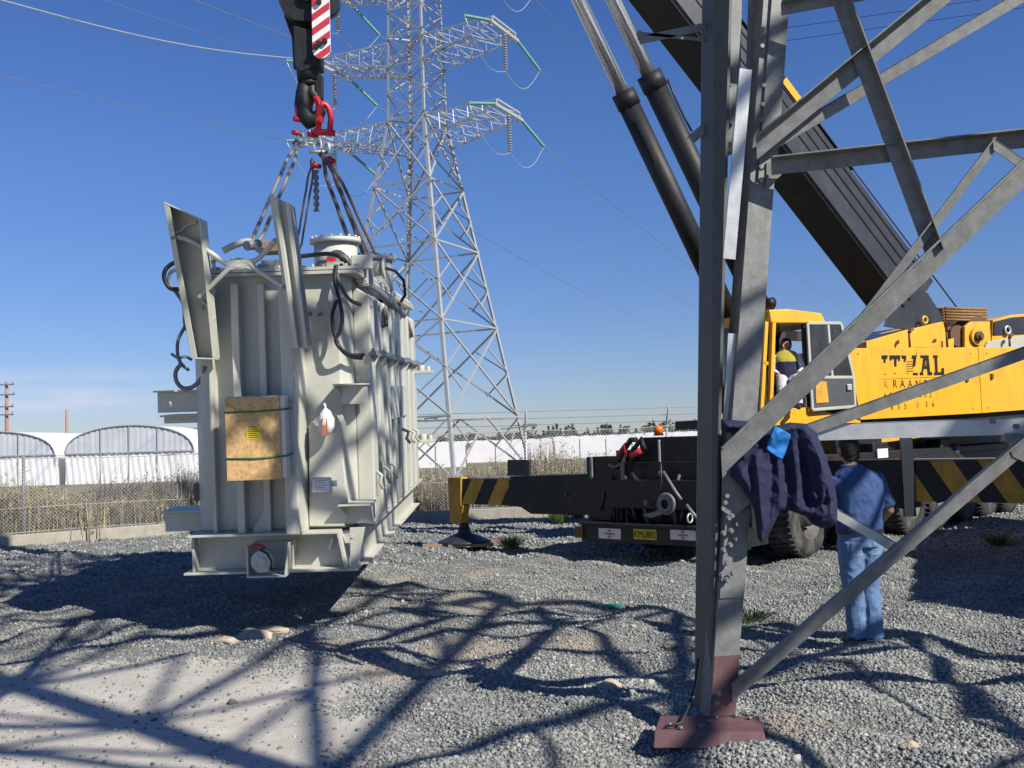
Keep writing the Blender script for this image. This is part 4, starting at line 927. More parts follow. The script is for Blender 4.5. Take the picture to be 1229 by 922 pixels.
curve([(206,425,.2),(214,430,.15),(222,428,.15),(230,432,.2)], .014, 'cable_loop', M['bluecable'])
curve([(218,436,.1),(211,446,.1),(212,458,.1),(220,466,.1),(232,464,.1),(243,452,.08),(246,440,.05)], .022, 'cable_loop', M['bluecable'])
# two leaning channel guards with X shaped tie
def guard(pts_top, pts_bot, yt, yb_, depth, name, ridges=False):
    a0, a1 = TP(*pts_top[0], yt), TP(*pts_top[1], yt); b0, b1 = TP(*pts_bot[0], yb_), TP(*pts_bot[1], yb_)
    m = MB(TM); t = .014; D = Vector((0, depth, 0))
    if not ridges:   # open trough facing the viewer : web behind, two flanges and an end
        m.prism([a0+D, a1+D, b1+D, b0+D], (0, t, 0))
        for u, v in ((a0, b0), (a1, b1), (a0, a1)):
            w_ = (a1-a0).normalized()*t if u != a0 or v != a1 else Vector((0,0,-t)); m.prism([u, v, v+D, u+D], w_ if (u, v) != (a1, b1) else -w_)
        m.prism([a0, a0+(a1-a0).normalized()*.06, b0+(b1-b0).normalized()*.06, b0], (0, .012, 0)); m.prism([b0+(b1-b0)*.06, b1, b1+D*.9, b0+D*.9], (0,0,-t))
    else:
        N_ = 7; prof = [(0,0),(.16,0),(.24,-.5),(.44,-.5),(.52,0),(.7,0),(.78,-.5),(1,-.5),(1,.9)]
        fr = [a0.lerp(a1, u)+Vector((0, d*depth, 0)) for u, d in prof]; fb = [b0.lerp(b1, u)+Vector((0, d*depth, 0)) for u, d in prof]; n = len(prof)
        back = [v+Vector((0,.015,0)) for v in fr+fb]
        m.add(fr+fb, [(i, i+1, n+i+1, n+i) for i in range(n-1)]); m.add(back, [(i, i+1, n+i+1, n+i) for i in range(n-1)])
        m.prism([a0+Vector((0,.0,0)), a0+D, b0+D, b0], (.014,0,0)); m.prism([b0, b1, b1+D, b0+D], (0,0,.014))
    return m.build(name, K, tr, bevel=.004)
guard(((196,242),(240,262)), ((229,429),(256,430)), -.62, -.32, .2, 'channel_guard')
guard(((323,233),(350,246)), ((351,418),(371,417)), -.62, -.5, .14, 'channel_guard', True)
def strap(pts, w, y): 
    P_ = [TP(a_, b_, c_) for a_, b_, c_ in pts]; m = MB(TM); m.tube(P_, w, 8, flat=(.35,1)); return m.build('cross_tie', K, tr)
curve([(211,284,-.5),(228,289,-.45),(252,303,-.42),(270,316,-.4),(284,320,-.4),(300,317,-.4),(316,305,-.42),(331,288,-.5)], .025, 'cross_tie', K)
curve([(238,358,-.4),(252,345,-.4),(266,331,-.4),(282,318,-.4),(296,315,-.4),(312,326,-.42),(326,335,-.45),(342,345,-.5)], .025, 'cross_tie', K)
m = MB(TM); q = [TP(*p, -.42) for p in ((272,313),(305,310),(304,324),(296,322),(284,322),(272,325))]; m.prism(q, (0,.03,0)); m.build('tie_plate', K, tr)
curve([(240,372,-.3),(252,358,-.2),(258,346,-.1)], .02, 'support_arm', K); curve([(242,360,-.3),(252,372,-.3),(257,384,-.25)], .014, 'support_arm', K)
curve([(211,284,-.5),(222,272,-.45),(236,266,-.45)], .012, 'support_arm', K)
for (px, py, y) in ((209,286,-.52),(214,279,-.5),(342,345,-.52),(373,377,-.3)):
    m = MB(TM); p = TP(px, py, y); m.cyl(p, p+Vector((0,-.04,0)), .02, n=6); m.build('bolt', M['bolt'], tr)
m = MB(TM); z = TP(365, 330, -.45)
for k in range(8): p = TP(363+k*.8, 345+k*11, -.42); m.cyl(p, p+Vector((.02,-.012,-.0)), .011, n=6)
m.build('rivet_strip', M['trafo_dk'], tr)
for (px, py) in ((383,378),(386,377)): m = MB(TM); p = TP(px, py, .04); m.cyl(p, p+Vector((0,-.03,0)), .014, n=8); m.build('bolt', M['bolt'], tr)
m = MB(TM); q = [TP(*p, -.0) for p in ((391,634+4),(397,620),(400,622),(394,640))]; p = TP(397,653,.0); m.box((p.x, .0, p.z), (.03,.02,.12), Matrix.Rotation(R(22),3,'Y')); m.build('paper_tag', M['paper'], tr)
# plastic bag hanging on the front
p = TP(389, 500, -.2); bx = []; m = MB(TM); m.smooth = True
m.lathe((p.x, -.16, p.z+.13), (.05, 0, -1), [(0,.008),(.02,.016),(.05,.012),(.09,.045),(.16,.075),(.23,.08),(.29,.055),(.31,.01)], n=14)
me = m.mesh('plastic_bag', [M['bag']]); 
for v in me.vertices: 
    n_ = noise.noise(Vector(v.co)*18); v.co += Vector((n_*.02, n_*.02, n_*.012))
tag(link_mesh('plastic_bag', me), 'small crumpled clear bag of brown papers hanging on the front of the load', 'bag')
o = MB(TM); q = TP(391, 520, -.2); o.bb((q.x-.03, -.235, q.z-.02), (q.x+.025, -.225, q.z+.14)); 
bo = o.build('paper_bundle', M['bagbr'], bpy.data.objects['plastic_bag'])

# ------------------------------------------------------------------ hook block, shackles and slings
HY = 13.1
def HP(px, py, dy=0): return at_y(px, py, HY+dy)
hb = empty('hook_block', HP(370, 60), 'black crane hook block with red and white striped cheek plate above the load', 'hook block')
m = MB(); c = HP(367, 0); m.cyl(c+Vector((0,-.13,0)), c+Vector((0,-.02,0)), .34, n=32); m.cyl(c+Vector((0,.02,0)), c+Vector((0,.13,0)), .34, n=32); m.cyl(c+Vector((.05,-.2,0)), c+Vector((.05,.2,0)), .1); m.build('sheave', M['blk'], hb)
m = MB(); c2 = HP(390, 5); m.cyl(c2+Vector((.0,-.06,0)), c2+Vector((.0,.06,0)), .2, n=28); m.build('sheave', M['boom'], hb)
m = MB(); 
q = [HP(*p_, .12) for p_ in ((341,-40),(378,-40),(381,60),(382,78),(352,82),(351,62),(350,45),(341,20))]; m.prism(q, (0,.08,0)); q = [HP(*p_, -.16) for p_ in ((352,30),(384,40),(384,78),(360,86),(353,76))]; m.prism(q, (0,.3,0)); m.build('block_frame', M['blk'], hb, bevel=.01)
# striped cheek plate: rounded outline cut into slanted bands
cx0, cx1, yb_, yt_ = 373.5, 395.5, 70, -34
root_pl = MB()
def cheek(mb, band):
    pass
out = [(373.5,-34),(394.5,-34),(396.5,58)] + [(385.5+11*math.cos(a_), 59+11*math.sin(a_)) for a_ in [i*math.pi/10 for i in range(1, 10)]] + [(375,58)]
m = MB(); m.prism([HP(*p_, -.24) for p_ in out], (0,.03,0)); ck = m.build('cheek_plate', M['white'], hb)
def clip(poly, f):
    res = []
    for i in range(len(poly)):
        a_, b_ = poly[i], poly[(i+1) % len(poly)]; fa, fb = f(a_), f(b_)
        if fa >= 0: res.append(a_)
        if fa*fb < 0: t = fa/(fa-fb); res.append((a_[0]+(b_[0]-a_[0])*t, a_[1]+(b_[1]-a_[1])*t))
    return res
for k in range(7):
    base = -34+k*17.4
    pl_ = clip(clip(out, lambda p_: (p_[1]+.72*(p_[0]-373))-base), lambda p_: (base+8.7)-(p_[1]+.72*(p_[0]-373)))
    if len(pl_) > 2: m = MB(); m.prism([HP(*p_, -.243) for p_ in pl_], (0,-.002,0)); m.build('red_stripe', M['stripe_red'], ck)
for (px, py) in ((383,3),(383,53),(379,57),(390,50)): m = MB(); p_ = HP(px, py, -.25); m.cyl(p_, p_+Vector((0,-.04,0)), .035, n=10); m.build('bolt', M['blk'], ck)
m = MB(); m.cyl(HP(369,76), HP(370,98), .16, .14, 16); m.cyl(HP(370,98), HP(371,104), .13, .1, 16); m.build('swivel', M['blk'], hb)
m = MB(); m.tube([HP(373,98),HP(374,112),HP(380,118)], .07, 10)
m.prism([HP(*p_, -.05) for p_ in ((377,88),(387,90),(387,118),(380,120))], (0,.1,0)); m.build('latch', M['blk'], hb, bevel=.008)
m = MB(); m.tube([HP(367,100), HP(364,112), HP(363,126), HP(366,138), HP(372,145), HP(380,143), HP(385,134), HP(384,124)], [.1,.1,.11,.12,.12,.1,.07,.035], 14); m.build('hook', M['blk'], hb)
# ropes up to the boom head are added with the crane
# red shackles
def bow(px, py, w, h, ax, r=.035, label='', tilt=0, name='shackle', mt='red', group='shackles on the hook'):
    c = HP(px, py); m = MB(); n = 16; X = Vector((math.cos(tilt)*1, ax, 0)).normalized(); P_ = []
    for i in range(n+1):
        a_ = math.pi*i/n; P_.append(c + X*(w*math.cos(a_)) + Vector((0,0,h*math.sin(a_))))
    P_ = [P_[0]-Vector((0,0,h*.9))-X*w*.25] + P_ + [P_[-1]-Vector((0,0,h*.9))+X*w*.25]; m.tube(P_, r, 10)
    m.cyl(P_[0]+X*.07, P_[-1]-X*.07, r*1.1, n=10); return tag(m.build(name, M[mt]), label, 'shackle', group)
bow(364, 133, .085, .14, .7, .035, 'red shackle on the left of the crane hook')
bow(377, 133, .11, .17, -.9, .045, 'large red shackle passing through the crane hook')
bow(389, 143, .09, .2, .4, .04, 'red shackle on the right of the crane hook')
for (px, py, lb) in ((361, 168, 'small steel shackle holding the left sling'), (374, 165, 'small steel shackle below the hook tip'), (381, 175, 'small steel shackle holding the middle sling'), (392, 180, 'small steel shackle holding the right slings')):
    bow(px, py, .05, .09, random.uniform(-.8,.8), .02, lb, mt='galv2', group='steel shackles at the sling heads')
for (px, py) in ((357,160),(375,162),(396,193),(379,199)): 
    m = MB(); p_ = HP(px, py); m.cyl(p_-Vector((.05,.05,0)), p_+Vector((.05,.05,0)), .035, n=8); tag(m.build('shackle_pin', M['red']), {357:'red pin head at the left small shackle',375:'red pin head in the middle of the shackle cluster',396:'red pin head on the lowest right shackle',379:'red pin head on the lowest middle shackle'}[px], 'shackle pin', 'red shackle pins')
def sling(a, b, r, label, mt='sling', off=.05, name='wire_sling'):
    m = MB(); d = (b-a).normalized(); s_ = d.cross(Vector((0,1,0))).normalized()*off; n = 26
    for k in (-1, 1):
        P_ = [a.lerp(b, i/n)+s_*k*min(1, i/3, (n-i)/2+.3)+s_*.05*math.sin(i*1.1+k) for i in range(n+1)]; m.tube(P_, r, 7)
        for j in (0, 2.1, 4.2):   # strands
            m.tube([p_+ (s_.normalized()*math.cos(i*1.9+j)+d.cross(s_).normalized()*math.sin(i*1.9+j))*r*.6 for i, p_ in enumerate(P_)], r*.46, 5)
    m.tube([a+Vector((0,0,.03))+s_, a+Vector((0,0,.1)), a+Vector((0,0,.03))-s_], r, 7)
    return tag(m.build(name, M[mt]), label, 'wire sling', 'wire rope slings carrying the load')
L1 = TM @ TP(306, 292, 1.0); L2 = TM @ TP(358, 300, 3.2); L3 = TM @ Vector((XR+.05, 1.35, zr-.28)); L4 = TM @ Vector((XR+.06, 3.9, zr-.30))
sling(HP(356,176), L1, .022, 'pale wire sling running down to the left side of the load')
sling(HP(375,198), L2, .014, 'thin dark wire sling dropping behind the corrugated guard', 'sling_dk', .03)
sling(HP(388,188), L3, .026, 'thick wire sling ending at the near rib heads of the load', 'sling_dk', .055)
sling(HP(396,196), L4, .022, 'long wire sling reaching the far rib heads of the load', 'sling_dk', .04)
m = MB(); P_ = HP(379, 205); m.smooth = True; insul = [(i*.045, .02 if i % 2 else .045) for i in range(13)]; m.lathe(P_, (0,0,-1), insul, n=10); tag(m.build('chain_hook', M['bluecable']), 'short ribbed steel fitting hanging under the shackle cluster', 'fitting')
# ------------------------------------------------------------------ the mobile crane
cdir = Vector((.68, .73, 0)).normalized(); ndir = Vector((cdir.y, -cdir.x, 0)); CR = Vector((2.97, 12.96, 0))
# frame: x = forward along the carrier (away), y = outwards on the near side, z up
CMx = Matrix(((cdir.x, ndir.x, 0, CR.x), (cdir.y, ndir.y, 0, CR.y), (0, 0, 1, 0), (0, 0, 0, 1)))
crane = empty('mobile_crane', CR + cdir*5 - ndir*1.4, 'big yellow and black mobile crane with raised boom and open cab', 'crane')
B = M['blk']; Y_ = M['yel']; W_ = 2.75
m = MB(CMx)
m.bb((.1, -W_+.4, .75), (12, -.4, 1.15)); m.bb((.25, -W_, 1.15), (12.5, -.05, 1.4)); m.build('chassis', B, crane, bevel=.01)
m = MB(CMx); m.bb((-.02, -W_, .27), (.05, .0, .51)); m.bb((-.08, -W_, .51), (.6, .0, .545)); m.bb((.05, -W_, .3), (.5, -.0, .50)); bump = m.build('rear_bumper', B, crane, bevel=.006)
# signs on the bumper
def bp(px, py): return CMx.inverted() @ on_plane(px, py, CR - cdir*.02, cdir)
def bsign(x0, y0, x1, y1, mt, name):
    a, b = bp(x0, y1), bp(x1, y0); m = MB(CMx); m.bb((-.026, a.y, a.z), (-.021, b.y, b.z)); return m.build(name, M[mt], crane), a, b
def textmesh(s, size, mt, parent, Mx, name='lettering', extrude=.001, align='LEFT', sx=1, bold=.0, space=1):
    cu = bpy.data.curves.new('txt', 'FONT'); cu.body = s; cu.size = size; cu.extrude = extrude; cu.align_x = align; cu.offset = bold; cu.space_character = space
    o = bpy.data.objects.new('tmp', cu); C.objects.link(o); dg = bpy.context.evaluated_depsgraph_get(); me = bpy.data.meshes.new_from_object(o.evaluated_get(dg)); me.name = name
    bpy.data.objects.remove(o); Q = Matrix.Translation(-OFF[parent]) @ Mx @ Matrix.Diagonal((sx,1,1,1)); me.transform(Q); me.materials.clear(); me.materials.append(mt); return link_mesh(name, me, parent)
def rearM(p):   # text plane on the rear face: reads left to right for the viewer; x -> +ndir, y -> z, normal -> -c
    o = CMx @ Vector(p); n_ = -cdir; return Matrix(((ndir.x, 0, n_.x, o.x), (ndir.y, 0, n_.y, o.y), (0, 1, 0, o.z), (0,0,0,1)))
for (x0, y0, x1, y1) in ((719, 635, 745, 646), (805, 637, 835, 647.5)):
    o, a, b = bsign(x0, y0, x1, y1, 'signw', 'warning_sign'); h = b.z-a.z; red = M['stripe_red']
    for k, (wd, fr) in enumerate(((.45, .68), (.92, .38), (.4, .1))):
        c = (a.y+b.y)/2; textmesh('WWWWWWWWWWWWWW'[:0] or ['DANGER', 'STAND CLEAR OF LOAD', 'KEEP'][k] if False else ['IIIIII', 'IIIIIIIIIIIIIIII', 'IIIIII'][k], h*.3, red, o, rearM((-.03, c, a.z+h*fr)), 'lettering', align='CENTER')
o, a, b = bsign(761, 636, 788, 647, 'plate', 'licence_plate'); textmesh('KMU892', (b.z-a.z)*.95, M['ink'], o, rearM((-.03, (a.y+b.y)/2, a.z+(b.z-a.z)*.17)), 'lettering', align='CENTER', sx=.72, space=1.05)
m = MB(CMx); a, b = bp(691, 645), bp(700, 632); m.bb((-.04, a.y, a.z), (-.021, b.y, b.z)); m.build('tail_lamp', M['rust'], crane)
m = MB(CMx); m.cbox((.1, -.2, .3), (.16, -.05, .45), .01); m.build('tail_lamp', M['rust'], crane)
# rear bodywork
def rb(x, px0, py0, px1, py1, d, name, mt=B, bevel=.01):
    P_ = lambda px, py: CMx.inverted() @ on_plane(px, py, CR + cdir*x, cdir)
    a, b = P_(px0, py1), P_(px1, py0); m = MB(CMx); m.bb((x, a.y, a.z), (x+d, b.y, b.z)); return m.build(name, mt, crane, bevel=bevel)
rb(.15, 706, 548, 744, 624, .5, 'outrigger_housing'); rb(.5, 742, 540, 772, 625, 1.1, 'engine_cover')
rb(.3, 771, 523, 842, 626, 1.5, 'engine_cover'); rb(.9, 838, 530, 905, 600, 1.5, 'engine_cover', M['boom']); rb(.12, 842, 560, 900, 640, .4, 'rear_box')
rb(.1, 708, 549, 710, 575, .03, 'edge_trim', M['galv']); rb(.27, 790, 528, 791.5, 556, .02, 'edge_trim', M['galv2'])
P_ = lambda px, py, x=.12: on_plane(px, py, CR + cdir*x, cdir)
def ctube(pts, r, name, mt, x=.12): m = MB(); m.tube([P_(a, b, x) for a, b in pts], r, 8); return m.build(name, mt, crane)
ctube([(796,566),(812,592),(818,600)], .022, 'stay_rod', M['galv'], .05); ctube([(824,606),(838,624)], .022, 'stay_rod', M['galv'], .05)
ctube([(739,562),(746,545),(757,528),(764,528)], .04, 'tow_bar', B); ctube([(757,560),(760,540),(770,527),(774,540)], .04, 'tow_bar', B)
ctube([(742,546),(750,534),(752,548)], .035, 'red_hose', M['stripe_red'], .1); ctube([(758,547),(770,540)], .045, 'fire_extinguisher', M['stripe_red'], .1)
ctube([(793,556),(794,580),(790,596),(780,606)], .015, 'hose', M['hose'], .1)
m = MB(); p0 = P_(800, 605, .1); m.torus(p0, -cdir, .13, .03, 18, 8); m.torus(p0-cdir*.03, -cdir, .09, .03, 18, 8); m.build('winch_cable_coil', M['galv'], crane)
m = MB(); m.prism([P_(*q, .08) for q in ((770,618),(790,613),(797,608),(794,618),(780,622))], cdir*.05); m.cbox(tuple(P_(783,603,.2)-Vector((.12,.06,.04))), tuple(P_(783,603,.2)+Vector((.12,.06,.04))), .01); m.build('tool', M['galv'], crane)
ctube([(731,558),(738,561),(745,556)], .02, 'chain', M['galv'], .1)
for k in range(30):
    px, py = 722+random.random()*98, 560+random.random()*55; ctube([(px,py),(px+random.uniform(-10,10),py+random.uniform(8,30))], .012+.02*random.random(), 'bracket', random.choice([B, M['boom'], M['grey']]), .13)
m = MB(); p0 = P_(828, 622, -.05); m.torus(p0, ndir, .06, .012, 14, 6); m.build('lifting_ring', M['galv2'], crane)
# beacon
p0 = P_(790.5, 523, .5); bc = MB(); bc.lathe(p0, (0,0,1), [(0,.07),(.03,.07),(.03,.055)], n=16); bo = bc.build('beacon', B, crane)
bc = MB(); bc.smooth = True; bc.lathe(p0+Vector((0,0,.03)), (0,0,1), [(0,.062),(.08,.066),(.105,.05),(.115,.02)], n=18); bc.build('lens', M['orange'], bo)
# outriggers
def striped_beam(p0, p1, z0, z1, th, nst, lean, parent, name='outrigger_beam'):
    d = (p1-p0); L_ = d.length; d = d.normalized(); nn = Vector((d.y, -d.x, 0)); 
    if nn.y > 0: nn = -nn
    m = MB(); m.prism([p0+Vector((0,0,z0))-nn*th/2*-1, p1+Vector((0,0,z0))+nn*th/2, p1+Vector((0,0,z1))+nn*th/2, p0+Vector((0,0,z1))+nn*th/2], -nn*th); o = m.build(name, B, parent, bevel=.006)
    poly = [(0, z0), (L_, z0), (L_, z1), (0, z1)]; sp = .62
    for k in range(-2, nst):
        b0 = k*sp; q = clip(clip(poly, lambda p_: (p_[0]+lean*(p_[1]-z0))-b0), lambda p_: b0+sp*.5-(p_[0]+lean*(p_[1]-z0)))
        if len(q) > 2: mm = MB(); mm.prism([p0+d*a_+Vector((0,0,c_))+nn*(th/2+.002) for a_, c_ in q], nn*.002); mm.build('yellow_stripe', M['ylw_dk'], o)
    return o
def lp(px, py, ref=None): return on_plane(px, py, CR + cdir*.35, cdir)
# left (far side) rear outrigger, parallel to the bumper
A0 = lp(752, 600); A1 = lp(612, 600); A2_ = lp(546, 600)
zt_, zb_ = lp(700, 570).z, lp(700, 616).z
m = MB(); q = [lp(750,568), lp(612,572), lp(612,607), lp(625,609), lp(637,617), lp(750,619)]; m.prism(q, cdir*.45); bm_ = m.build('outrigger_beam', B, crane, bevel=.008)
for (px, py) in ((679,594),(637,592)): m = MB(); p0 = lp(px, py)-cdir*.003; m.cyl(p0, p0-cdir*.012, .035, n=14); m.build('hole_rim', M['rubber'], bm_)
m = MB(); p0 = lp(691, 593); m.cyl(p0-cdir*.005, p0-cdir*.015, .012, n=8); m.build('bolt', M['bolt'], bm_)
# extension with stripes
q0, q1 = lp(612, 605), lp(552, 605); ze0, ze1 = lp(580, 606).z, lp(580, 575).z; base = Vector((q1.x, q1.y, 0)); end = Vector((q0.x, q0.y, 0))
be = striped_beam(base+cdir*.2, end+cdir*.2, ze0, ze1, .34, 5, -.62, crane)
m = MB(); q = [lp(609,552), lp(633,552), lp(635,554), lp(635,571), lp(609,571)]; m.prism(q, cdir*.05); m.bb(tuple(lp(611,608)), tuple(lp(611,608)+Vector((.05,.05,.42)))); m.build('slide_plate', M['boom'], crane, bevel=.004)
m = MB(); 
j = lp(546, 600); j.z = 0; jt = lp(546, 573).z; jb = lp(546, 627).z; j += cdir*.2
m.prism([lp(537,573), lp(553,573), lp(553,606), lp(556,607), lp(553,628), lp(540,628)], cdir*.16); jk = m.build('jack_housing', M['ylw_dk'], be, bevel=.008)
m = MB(); m.cyl((j.x, j.y, .2), (j.x, j.y, jb+.05), .085, n=16); m.build('jack_ram', M['boom'], be)
m = MB(); m.smooth = True; m.lathe((j.x, j.y, .05), (0,0,1), [(0,.46),(.03,.46),(.045,.42),(.17,.12),(.2,.11),(.26,.1)], n=24); m.build('jack_foot', M['boom'], be)
for k, (dx, dy, ang) in enumerate(((-.33, -.18, 5), (.12, -.32, -3), (.45, .1, 8))):
    m = MB(); m.box((j.x+dx, j.y+dy, .035), (.75, .22, .05), Matrix.Rotation(R(ang), 3, 'Z')); 
    tag(m.build('timber_board', M['wood'], bevel=.004), ['leftmost timber board under the crane jack foot', 'pale front timber board under the crane jack foot', 'reddish timber board at the right of the jack foot'][k], 'board', 'boards under the jack foot')
# right (near side) outrigger, with stripes, towards the right frame edge
def npt(px, py): return on_plane(px, py, CR + cdir*2.45, cdir)
q0 = npt(1097, 556); q1 = npt(1229, 548); zs1 = (q0.z+q1.z)/2; zs0 = (npt(1110,603).z+npt(1229,601).z)/2
p0 = Vector((q0.x, q0.y, 0)); p1 = p0 + ndir*3.1
ob = striped_beam(p0, p1, zs0, zs1, .34, 11, .62, crane)
m = MB(); m.bar(p0+Vector((0,0,zs1+.012))-cdir*0, p1+Vector((0,0,zs1+.012)), .4, .02); m.build('beam_cap', M['galv'], ob)
inn = CMx @ Vector((2.45, -.3, 0)); m = MB(); m.prism([inn+Vector((0,0,zs0-.1))-cdir*.22, p0+Vector((0,0,zs0-.1))-cdir*.22, p0+Vector((0,0,zs1+.02))-cdir*.22, inn+Vector((0,0,zs1+.02))-cdir*.22], cdir*.5); m.build('outrigger_housing', B, crane, bevel=.01)
m = MB(); m.bar(p0+Vector((0,0,zs0-.2))-cdir*.24, p0+Vector((0,0,zs1+.42))-cdir*.24, .16, .05); m.build('housing_post', M['boom'], crane, bevel=.004)
m = MB(); jj = p1-ndir*.1; m.cyl((jj.x,jj.y,.1), (jj.x,jj.y,zs1), .12, n=16); m.lathe((jj.x,jj.y,.02), (0,0,1), [(0,.45),(.04,.45),(.16,.14)], n=20); m.build('jack_ram', B, ob)
# wheels
def wheel(x, near=True):
    y = -.22 if near else -W_+.22; r = .6; w = .42; c = CMx @ Vector((x, y, r)); ax = ndir if near else -ndir
    wh = MB(); wh.cyl(c-ax*.1, c+ax*.16, .12, n=12); wo = wh.build('wheel', B, crane)
    t = MB(); t.smooth = True; t.lathe(c-ax*w/2, ax, [(0,.36),(0,.5),(.02,.565),(.05,.59),(.09,.6),(w-.09,.6),(w-.05,.59),(w-.02,.565),(w,.5),(w,.36)], n=40, caps=False)
    t.smooth = False
    for k in range(40):
        a_ = 2*math.pi*k/40
        for sgn in (-1, 1):
            aa = a_ + (.08 if sgn > 0 else 0); rad = (cdir*math.cos(aa)+Vector((0,0,1))*math.sin(aa)); tan = (-cdir*math.sin(aa)+Vector((0,0,1))*math.cos(aa)); q = c+rad*.603+ax*sgn*.11
            t.bar(q-ax*.085, q+ax*.085+tan*.03*sgn, .05, .03, up=rad)
    t.build('tyre', M['rubber'], wo)
    t = MB(); t.smooth = True; t.lathe(c+ax*(w/2-.005), ax, [(0,.37),(-.03,.36),(-.06,.30),(-.16,.28),(-.15,.2),(-.02,.17),(.02,.12),(.03,.0)], n=28, caps=False)
    for k in range(10): a_ = 2*math.pi*k/10; q = c+(cdir*math.cos(a_)+Vector((0,0,1))*math.sin(a_))*.235+ax*(w/2-.15); t.cyl(q, q+ax*.04, .018, n=6)
    t.build('rim', M['rim'], wo)
for x in (1.75, 3.15, 5.45, 6.75, 8.0, 9.25, 10.5): wheel(x)
for x in (1.75, 5.45, 8.0): wheel(x, False)
m = MB(CMx); m.bb((1.0, -.5, .95), (12.0, -.02, 1.28)); m.build('side_deck', B, crane, bevel=.01)
for x in (4.4, 7.3): m = MB(CMx); m.cbox((x-.3, -.35, 1.28), (x+.3, -.08, 1.55), .02); m.build('deck_box', B, crane)
# white notice on the carrier side
p0 = CMx.inverted() @ on_plane(1054, 539, CR+ndir*.0, ndir); p1 = CMx.inverted() @ on_plane(1067, 549, CR+ndir*.0, ndir)
m = MB(CMx); m.bb((p0.x, -.03, p1.z), (p1.x, -.012, p0.z)); m.build('notice', M['paper'], crane)
for px, py in ((1144, 540),): p0 = on_plane(px, py, CR-ndir*.1, ndir); m = MB(); m.cyl(p0-Vector((0,0,.14)), p0+Vector((0,0,.12)), .09, .12, 14); m.build('air_tank', M['grey'], crane)

# ---- slewing superstructure
sdir = Vector((.9, .436, 0)).normalized(); mdir = Vector((sdir.y, -sdir.x, 0)); S0 = at_y(919, 500, 15.7); S0.z = 0
SM = Matrix(((sdir.x, mdir.x, 0, S0.x), (sdir.y, mdir.y, 0, S0.y), (0,0,1,0), (0,0,0,1))); SMi = SM.inverted()
def SP(px, py, off=0): return SMi @ on_plane(px, py, S0+mdir*off, mdir)
SW = 2.6
def sprism(pts, off, depth, name, mt, parent=None, bevel=.008, label=None):
    q = [SP(a, b, off) for a, b in pts]; m = MB(SM); m.prism([(v.x, off, v.z) for v in q], (0, -depth, 0)); return m.build(name, mt, parent or crane, bevel=bevel)
pz0 = (SP(1040,503).z + SP(1229,492).z)/2; pz1 = (SP(1040,418).z+SP(1229,418).z)/2; px0 = SP(1021, 420).x; pxs = SP(1176, 450).x
m = MB(SM); q = [SP(1018,418), SP(1229,417), SP(1229,492), SP(1033,504)]; xe = SP(1229,450).x+1.6
pan = [(SP(1018,418).x, 0, SP(1018,418).z), (pxs-.006, 0, SP(1176,417).z), (pxs-.006, 0, SP(1176,496).z), (SP(1033,504).x, 0, SP(1033,504).z)]
m.prism(pan, (0,-.06,0)); panel = m.build('side_panel', Y_, crane, bevel=.006)
m = MB(SM); sl = (SP(1229,492).z-SP(1176,496).z)/(SP(1229,492).x-SP(1176,496).x)
m.prism([(pxs+.006, 0, SP(1176,417).z), (xe, 0, SP(1229,416).z), (xe, 0, SP(1176,496).z+sl*(xe-pxs)), (pxs+.006, 0, SP(1176,496).z)], (0,-.06,0)); m.build('side_panel', Y_, crane, bevel=.006)
m = MB(SM); m.bb((1.3, -SW, pz0+.03), (xe+.3, -.07, pz1-.12)); m.bb((.1, -SW, pz0-.12), (xe, -.1, pz0+.03)); m.build('machine_house', B, crane, bevel=.01)
m = MB(SM); m.bb((xe, -SW-.1, pz0-.1), (xe+1.1, .1, pz1+.35)); m.build('counterweight', Y_, crane, bevel=.03)
m = MB(CMx); m.bb((3.6, -2.5, 1.4), (12.4, -.45, 1.86)); m.build('engine_deck', B, crane, bevel=.02)
c_ = SM @ Vector((3.4, -SW/2, 1.4)); m = MB(); m.cyl(c_, c_+Vector((0,0,.5)), .8, n=32); m.build('slew_ring', B, crane)
# yellow skirt under the house
sprism([(925,491),(975,489),(1000,497),(1033,505),(1033,512),(1000,540),(955,552),(930,540)], -.02, .08, 'skirt', Y_); sprism([(988,512),(1130,503),(1130,522),(988,541)], -.3, .1, 'skirt', Y_)
for (px, py) in ((1117,520),(1150,516),(1183,513)): p0 = SP(px, py, -.2); m = MB(SM); m.cyl((p0.x,-.2,p0.z), (p0.x,-.15,p0.z), .02); m.build('bolt', M['bolt'], crane)
for (px, py) in ((1030,424),(1165,424),(1034,497),(1168,490),(1184,424),(1186,489),(1222,424),(1100,424)):
    v = SP(px, py, 0); m = MB(SM); m.cyl((v.x, 0, v.z), (v.x, .012, v.z), .016, n=8); m.build('bolt', M['yel2'], panel)
for (px, py) in ((1160,455),(1190,452)):
    v = SP(px, py, 0); m = MB(SM); m.cbox((v.x-.03, 0, v.z-.05), (v.x+.03, .03, v.z+.05), .006); m.build('latch', M['rust'], panel)
for k in range(9):
    px = 1030+random.random()*190; a_, b_ = SP(px, 419, 0), SP(px, 419+8+random.random()*26, 0); m = MB(SM); w_ = .006+.01*random.random(); m.prism([(a_.x-w_, .0022, a_.z), (a_.x+w_, .0022, a_.z), (a_.x+w_*.3, .0022, b_.z)], (0,-.001,0)); m.build('rust_run', M['yel2'], panel)
